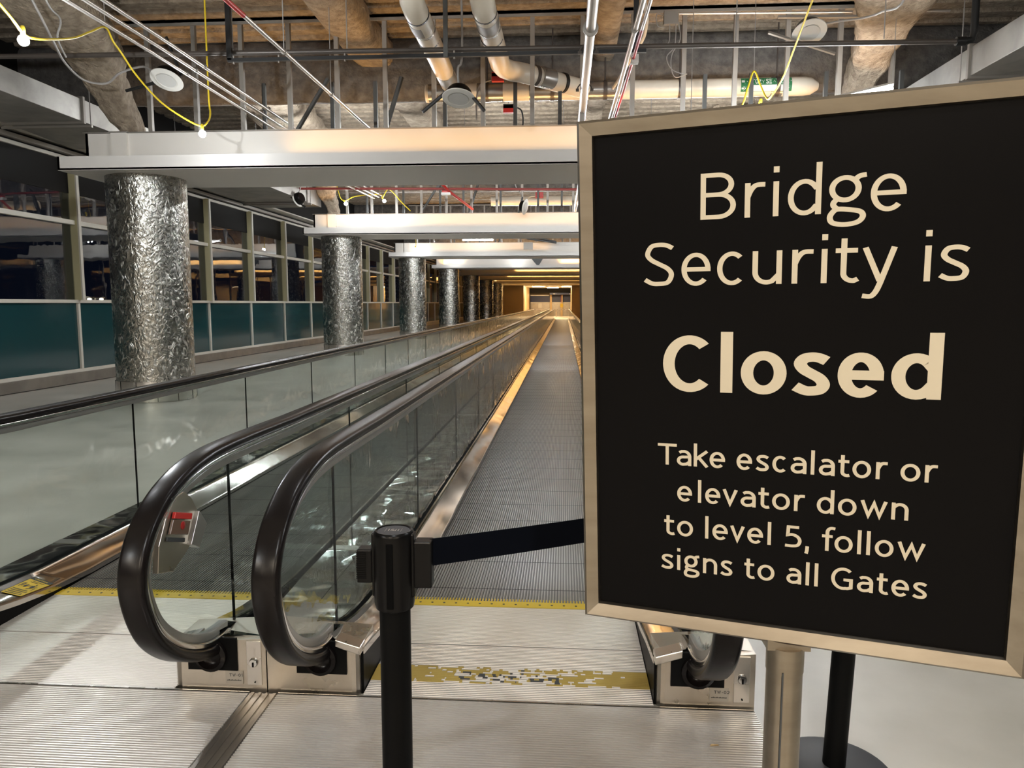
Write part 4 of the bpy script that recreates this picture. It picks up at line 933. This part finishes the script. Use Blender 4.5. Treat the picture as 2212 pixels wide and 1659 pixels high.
# lower lip of the frame and the back plate
MB().poly_prism([spl(-fw, SH + fw, -.004), spl(SW + fw, SH + fw, -.004), spl(SW + fw, SH + fw + .007, -.008), spl(-fw, SH + fw + .007, -.008)], -Nn * .016).build('frame_lip', 'brushed_steel', sg)
MB().poly_prism([spl(-.004, -.004, -.001), spl(SW + .004, -.004, -.001), spl(SW + .004, SH + .004, -.001), spl(-.004, SH + .004, -.001)], -Nn * .012).build('poster', 'poster_black', sg)
TXT = {
 'bridge_line': (.1195, .0443, .0063, .0050, [('B', .1461, .192), ('r', .2031, .2294), ('i', .2377, .246), ('d', .2564, .2965), ('g', .3037, .3488), ('e', .3532, .393)]),
 'security_line': (.2072, .0437, .0063, .0050, [('S', .0693, .1122), ('e', .1213, .1603), ('c', .1689, .2046), ('u', .2145, .2516), ('r', .2638, .2905), ('i', .2983, .3071), ('t', .3154, .3434), ('y', .3461, .387), ('i', .415, .4257), ('s', .4327, .4661)]),
 'closed_line': (.3557, .0580, .0081, .0062, [('C', .0963, .1639), ('l', .175, .1916), ('o', .2022, .2611), ('s', .2682, .3161), ('e', .3239, .3785), ('d', .3868, .444)]),
 'escalator_line': (.4645, .0232, .00232, .00205, [('T', .0889, .116), ('a', .1162, .1367), ('k', .14, .1602), ('e', .1621, .1833), ('e', .1988, .2196), ('s', .2245, .2421), ('c', .2462, .2653), ('a', .2699, .2901), ('l', .2953, .3), ('a', .3055, .3253), ('t', .329, .3437), ('o', .3467, .3691), ('r', .3748, .389), ('o', .4036, .4265), ('r', .4317, .4465)]),
 'elevator_line': (.518, .0232, .00232, .00205, [('e', .1169, .1381), ('l', .1463, .1511), ('e', .1565, .1776), ('v', .1799, .2019), ('a', .2053, .2256), ('t', .2287, .2439), ('o', .2472, .2703), ('r', .2757, .29), ('d', .3046, .3262), ('o', .331, .3538), ('w', .3577, .3914), ('n', .3956, .4157)]),
 'level_line': (.571, .0232, .00232, .00205, [('t', .098, .1137), ('o', .1171, .1399), ('l', .1569, .1617), ('e', .1672, .1886), ('v', .1911, .2124), ('e', .2152, .2364), ('l', .242, .2474), ('5', .2648, .287), (',', .2911, .2969), ('f', .3125, .329), ('o', .3287, .3513), ('l', .3568, .3616), ('l', .3678, .3728), ('o', .3782, .4006), ('w', .4042, .4384)]),
 'gates_line': (.6244, .0232, .00232, .00205, [('s', .094, .1123), ('i', .1173, .1218), ('g', .127, .1498), ('n', .1545, .1746), ('s', .1791, .1963), ('t', .2119, .2266), ('o', .2301, .2529), ('a', .2688, .2883), ('l', .2936, .2986), ('l', .3047, .31), ('G', .3263, .3536), ('a', .3587, .3785), ('t', .3824, .3969), ('e', .4005, .4215), ('s', .4256, .443)])}
for nm, (bv, xh, hx, hy, items) in TXT.items():
    if nm in ('bridge_line', 'security_line'): hx, hy = .0035, .0029
    letters(MB(), items, -bv, xh, hx, hy, lambda u, v, l: spl(u, -v, -.0006 + l)).build('lettering', 'cream_ink', sg)
# post, collar and base of the sign
pc = Vector((.322, 1.045, 0))
MB().tube([(pc.x, pc.y, .012), (pc.x, pc.y, .955)], .0252, 32).build('post', 'brushed_steel', sg, True)
MB().tube([(pc.x, pc.y, .925), (pc.x, pc.y, .962)], .0262, 32).build('post_collar', 'brushed_steel', sg, True)
MB().box(pc.x - .03, pc.x + .03, pc.y - .018, pc.y + .02, .960, .975).build('post_bracket', 'brushed_steel', sg)
mb = MB(); 
for a in (-.0095,): mb.box(pc.x + a - .001, pc.x + a + .001, pc.y - .0262, pc.y - .022, .02, .93)
mb.build('post_seam', 'letter_dark', sg)
MB().lathe([(.03, .03), (.17, .018), (.18, .010), (.18, .0021)], (pc.x, pc.y, 0), 48).build('base_plate', 'stainless', sg, True)

# ================================================================== FOREGROUND: BARRIER POSTS
def stanchion(c, lean, lb, with_top):
    t = thing('barrier_post', (c[0], c[1], 0), lb, 'barrier post')
    x, y = c; lx = lean
    P = lambda z: (x + lx * z, y, z)
    MB().tube([P(.02), P(.84)], .0335, 32).build('post', 'black_satin', t, True)
    MB().lathe([(.03, .032), (.15, .022), (.172, .014), (.175, .004), (.175, .0025)], (x, y, 0), 48).build('base', 'base_grey', t, True)
    z0 = .792; cx = x + lx * .88
    MB().lathe([(.0345, 0), (.0415, .004), (.0435, .014), (.0435, .163), (.0425, .170), (.039, .174), (.036, .1735), (.0355, .171), (0, .171)], (cx, y, z0), 40).build('head', 'black_plastic', t, True)
    MB().lathe([(.0345, .1715), (.0345, .1722), (0, .1724)], (cx, y, z0), 32).build('cap_disc', 'base_grey', t, True)
    MB().box(cx - .0075, cx + .0075, y - .0455, y - .040, z0 + .012, z0 + .155).build('receiver_slot', 'dark_gap', t, bev=.002)
    return t, cx, z0
s1, hx_, hz = stanchion((-.362, 1.53), 0.0, 'black retractable belt barrier post in front, its tape stretched to the right', True)
for a in (-1, 1):
    MB().box(hx_ + a * .041 - .0055, hx_ + a * .041 + .0055, 1.53 - .014, 1.53 + .014, hz + .028, hz + .168).build('receiver_rib', 'black_plastic', s1, bev=.003)
lc = MB().box(hx_ - .079, hx_ - .046, 1.515, 1.548, hz + .058, hz + .132).build('tape_end_clip', 'black_plastic', s1, bev=.003)
mb = MB()
for k in range(15): mb.box(hx_ - .0795, hx_ - .058, 1.5138, 1.516, hz + .068 + k * .004, hz + .070 + k * .004)
mb.build('clip_ridges', 'black_satin', lc)
rc = MB().box(hx_ + .046, hx_ + .084, 1.513, 1.550, hz + .050, hz + .152).build('tape_outlet', 'black_plastic', s1, bev=.003)
# emblem on the cap
em = MB(); zt = hz + .1728
epl = lambda u, v, l: (hx_ + u, 1.53 + v * 1.0, zt)
for a in (-.0175, .0165): em.quad((hx_ + a, 1.519, zt), (hx_ + a + .0007, 1.519, zt), (hx_ + a + .0007, 1.541, zt), (hx_ + a, 1.541, zt))
letters(em, [('I', -.0115, -.0090), ('S', -.0065, .0015), ('I', .0035, .0060), ('I', .0095, .0110)], -.0068, .0098, .0010, .0012, epl)
letters(em, [('A', -.0030, .0040)], -.0068, .0040, .0006, .0007, epl)
em.build('cap_emblem', 'label_grey', s1)
s2, hx2, hz2 = stanchion((.845, 2.22), 0.035, 'second black barrier post behind the sign, only its shaft and round base showing', False)
for a in (-1, 1): MB().box(hx2 + a * .041 - .0055, hx2 + a * .041 + .0055, 2.206, 2.234, hz2 + .028, hz2 + .168).build('receiver_rib', 'black_plastic', s2, bev=.003)
a0 = Vector((hx_ + .078, 1.535, hz + .125)); a1 = Vector((hx2 - .045, 2.215, hz2 + .125))
w0 = .060
rings = []
for k in range(13):
    f = k / 12; p = a0.lerp(a1, f); sag = -.010 * 4 * f * (1 - f)
    nrm_ = Vector(((a1 - a0).y, -(a1 - a0).x, 0)).normalized() * .0009
    rings.append([p + Vector((0, 0, sag + .028)) + nrm_, p + Vector((0, 0, sag - .032)) + nrm_, p + Vector((0, 0, sag - .032)) - nrm_, p + Vector((0, 0, sag + .028)) - nrm_])
MB().loft(rings).build('barrier_tape', 'webbing', s1)
# small litter on the plates
for i, (x, y, lb) in enumerate([(-1.95, 2.17, 'small brown scrap lying on the left entry plate'), (.49, 2.33, 'tiny pale scrap on the entry plate below the right newel box')]):
    tag(MB().loft([[(x, y, .0028), (x + .03, y + .006, .0028), (x + .031, y + .010, .0032), (x + .002, y + .008, .0040)], [(x + .004, y, .0060), (x + .028, y + .004, .0070), (x + .026, y + .008, .0064), (x + .006, y + .006, .0080)]]).build('litter_scrap', 'iron_pipe' if i == 0 else 'tan_wall'), lb, 'litter')

for o in list(bpy.data.objects):
    for kx in ('_o', '_w'):
        if kx in o: del o[kx]
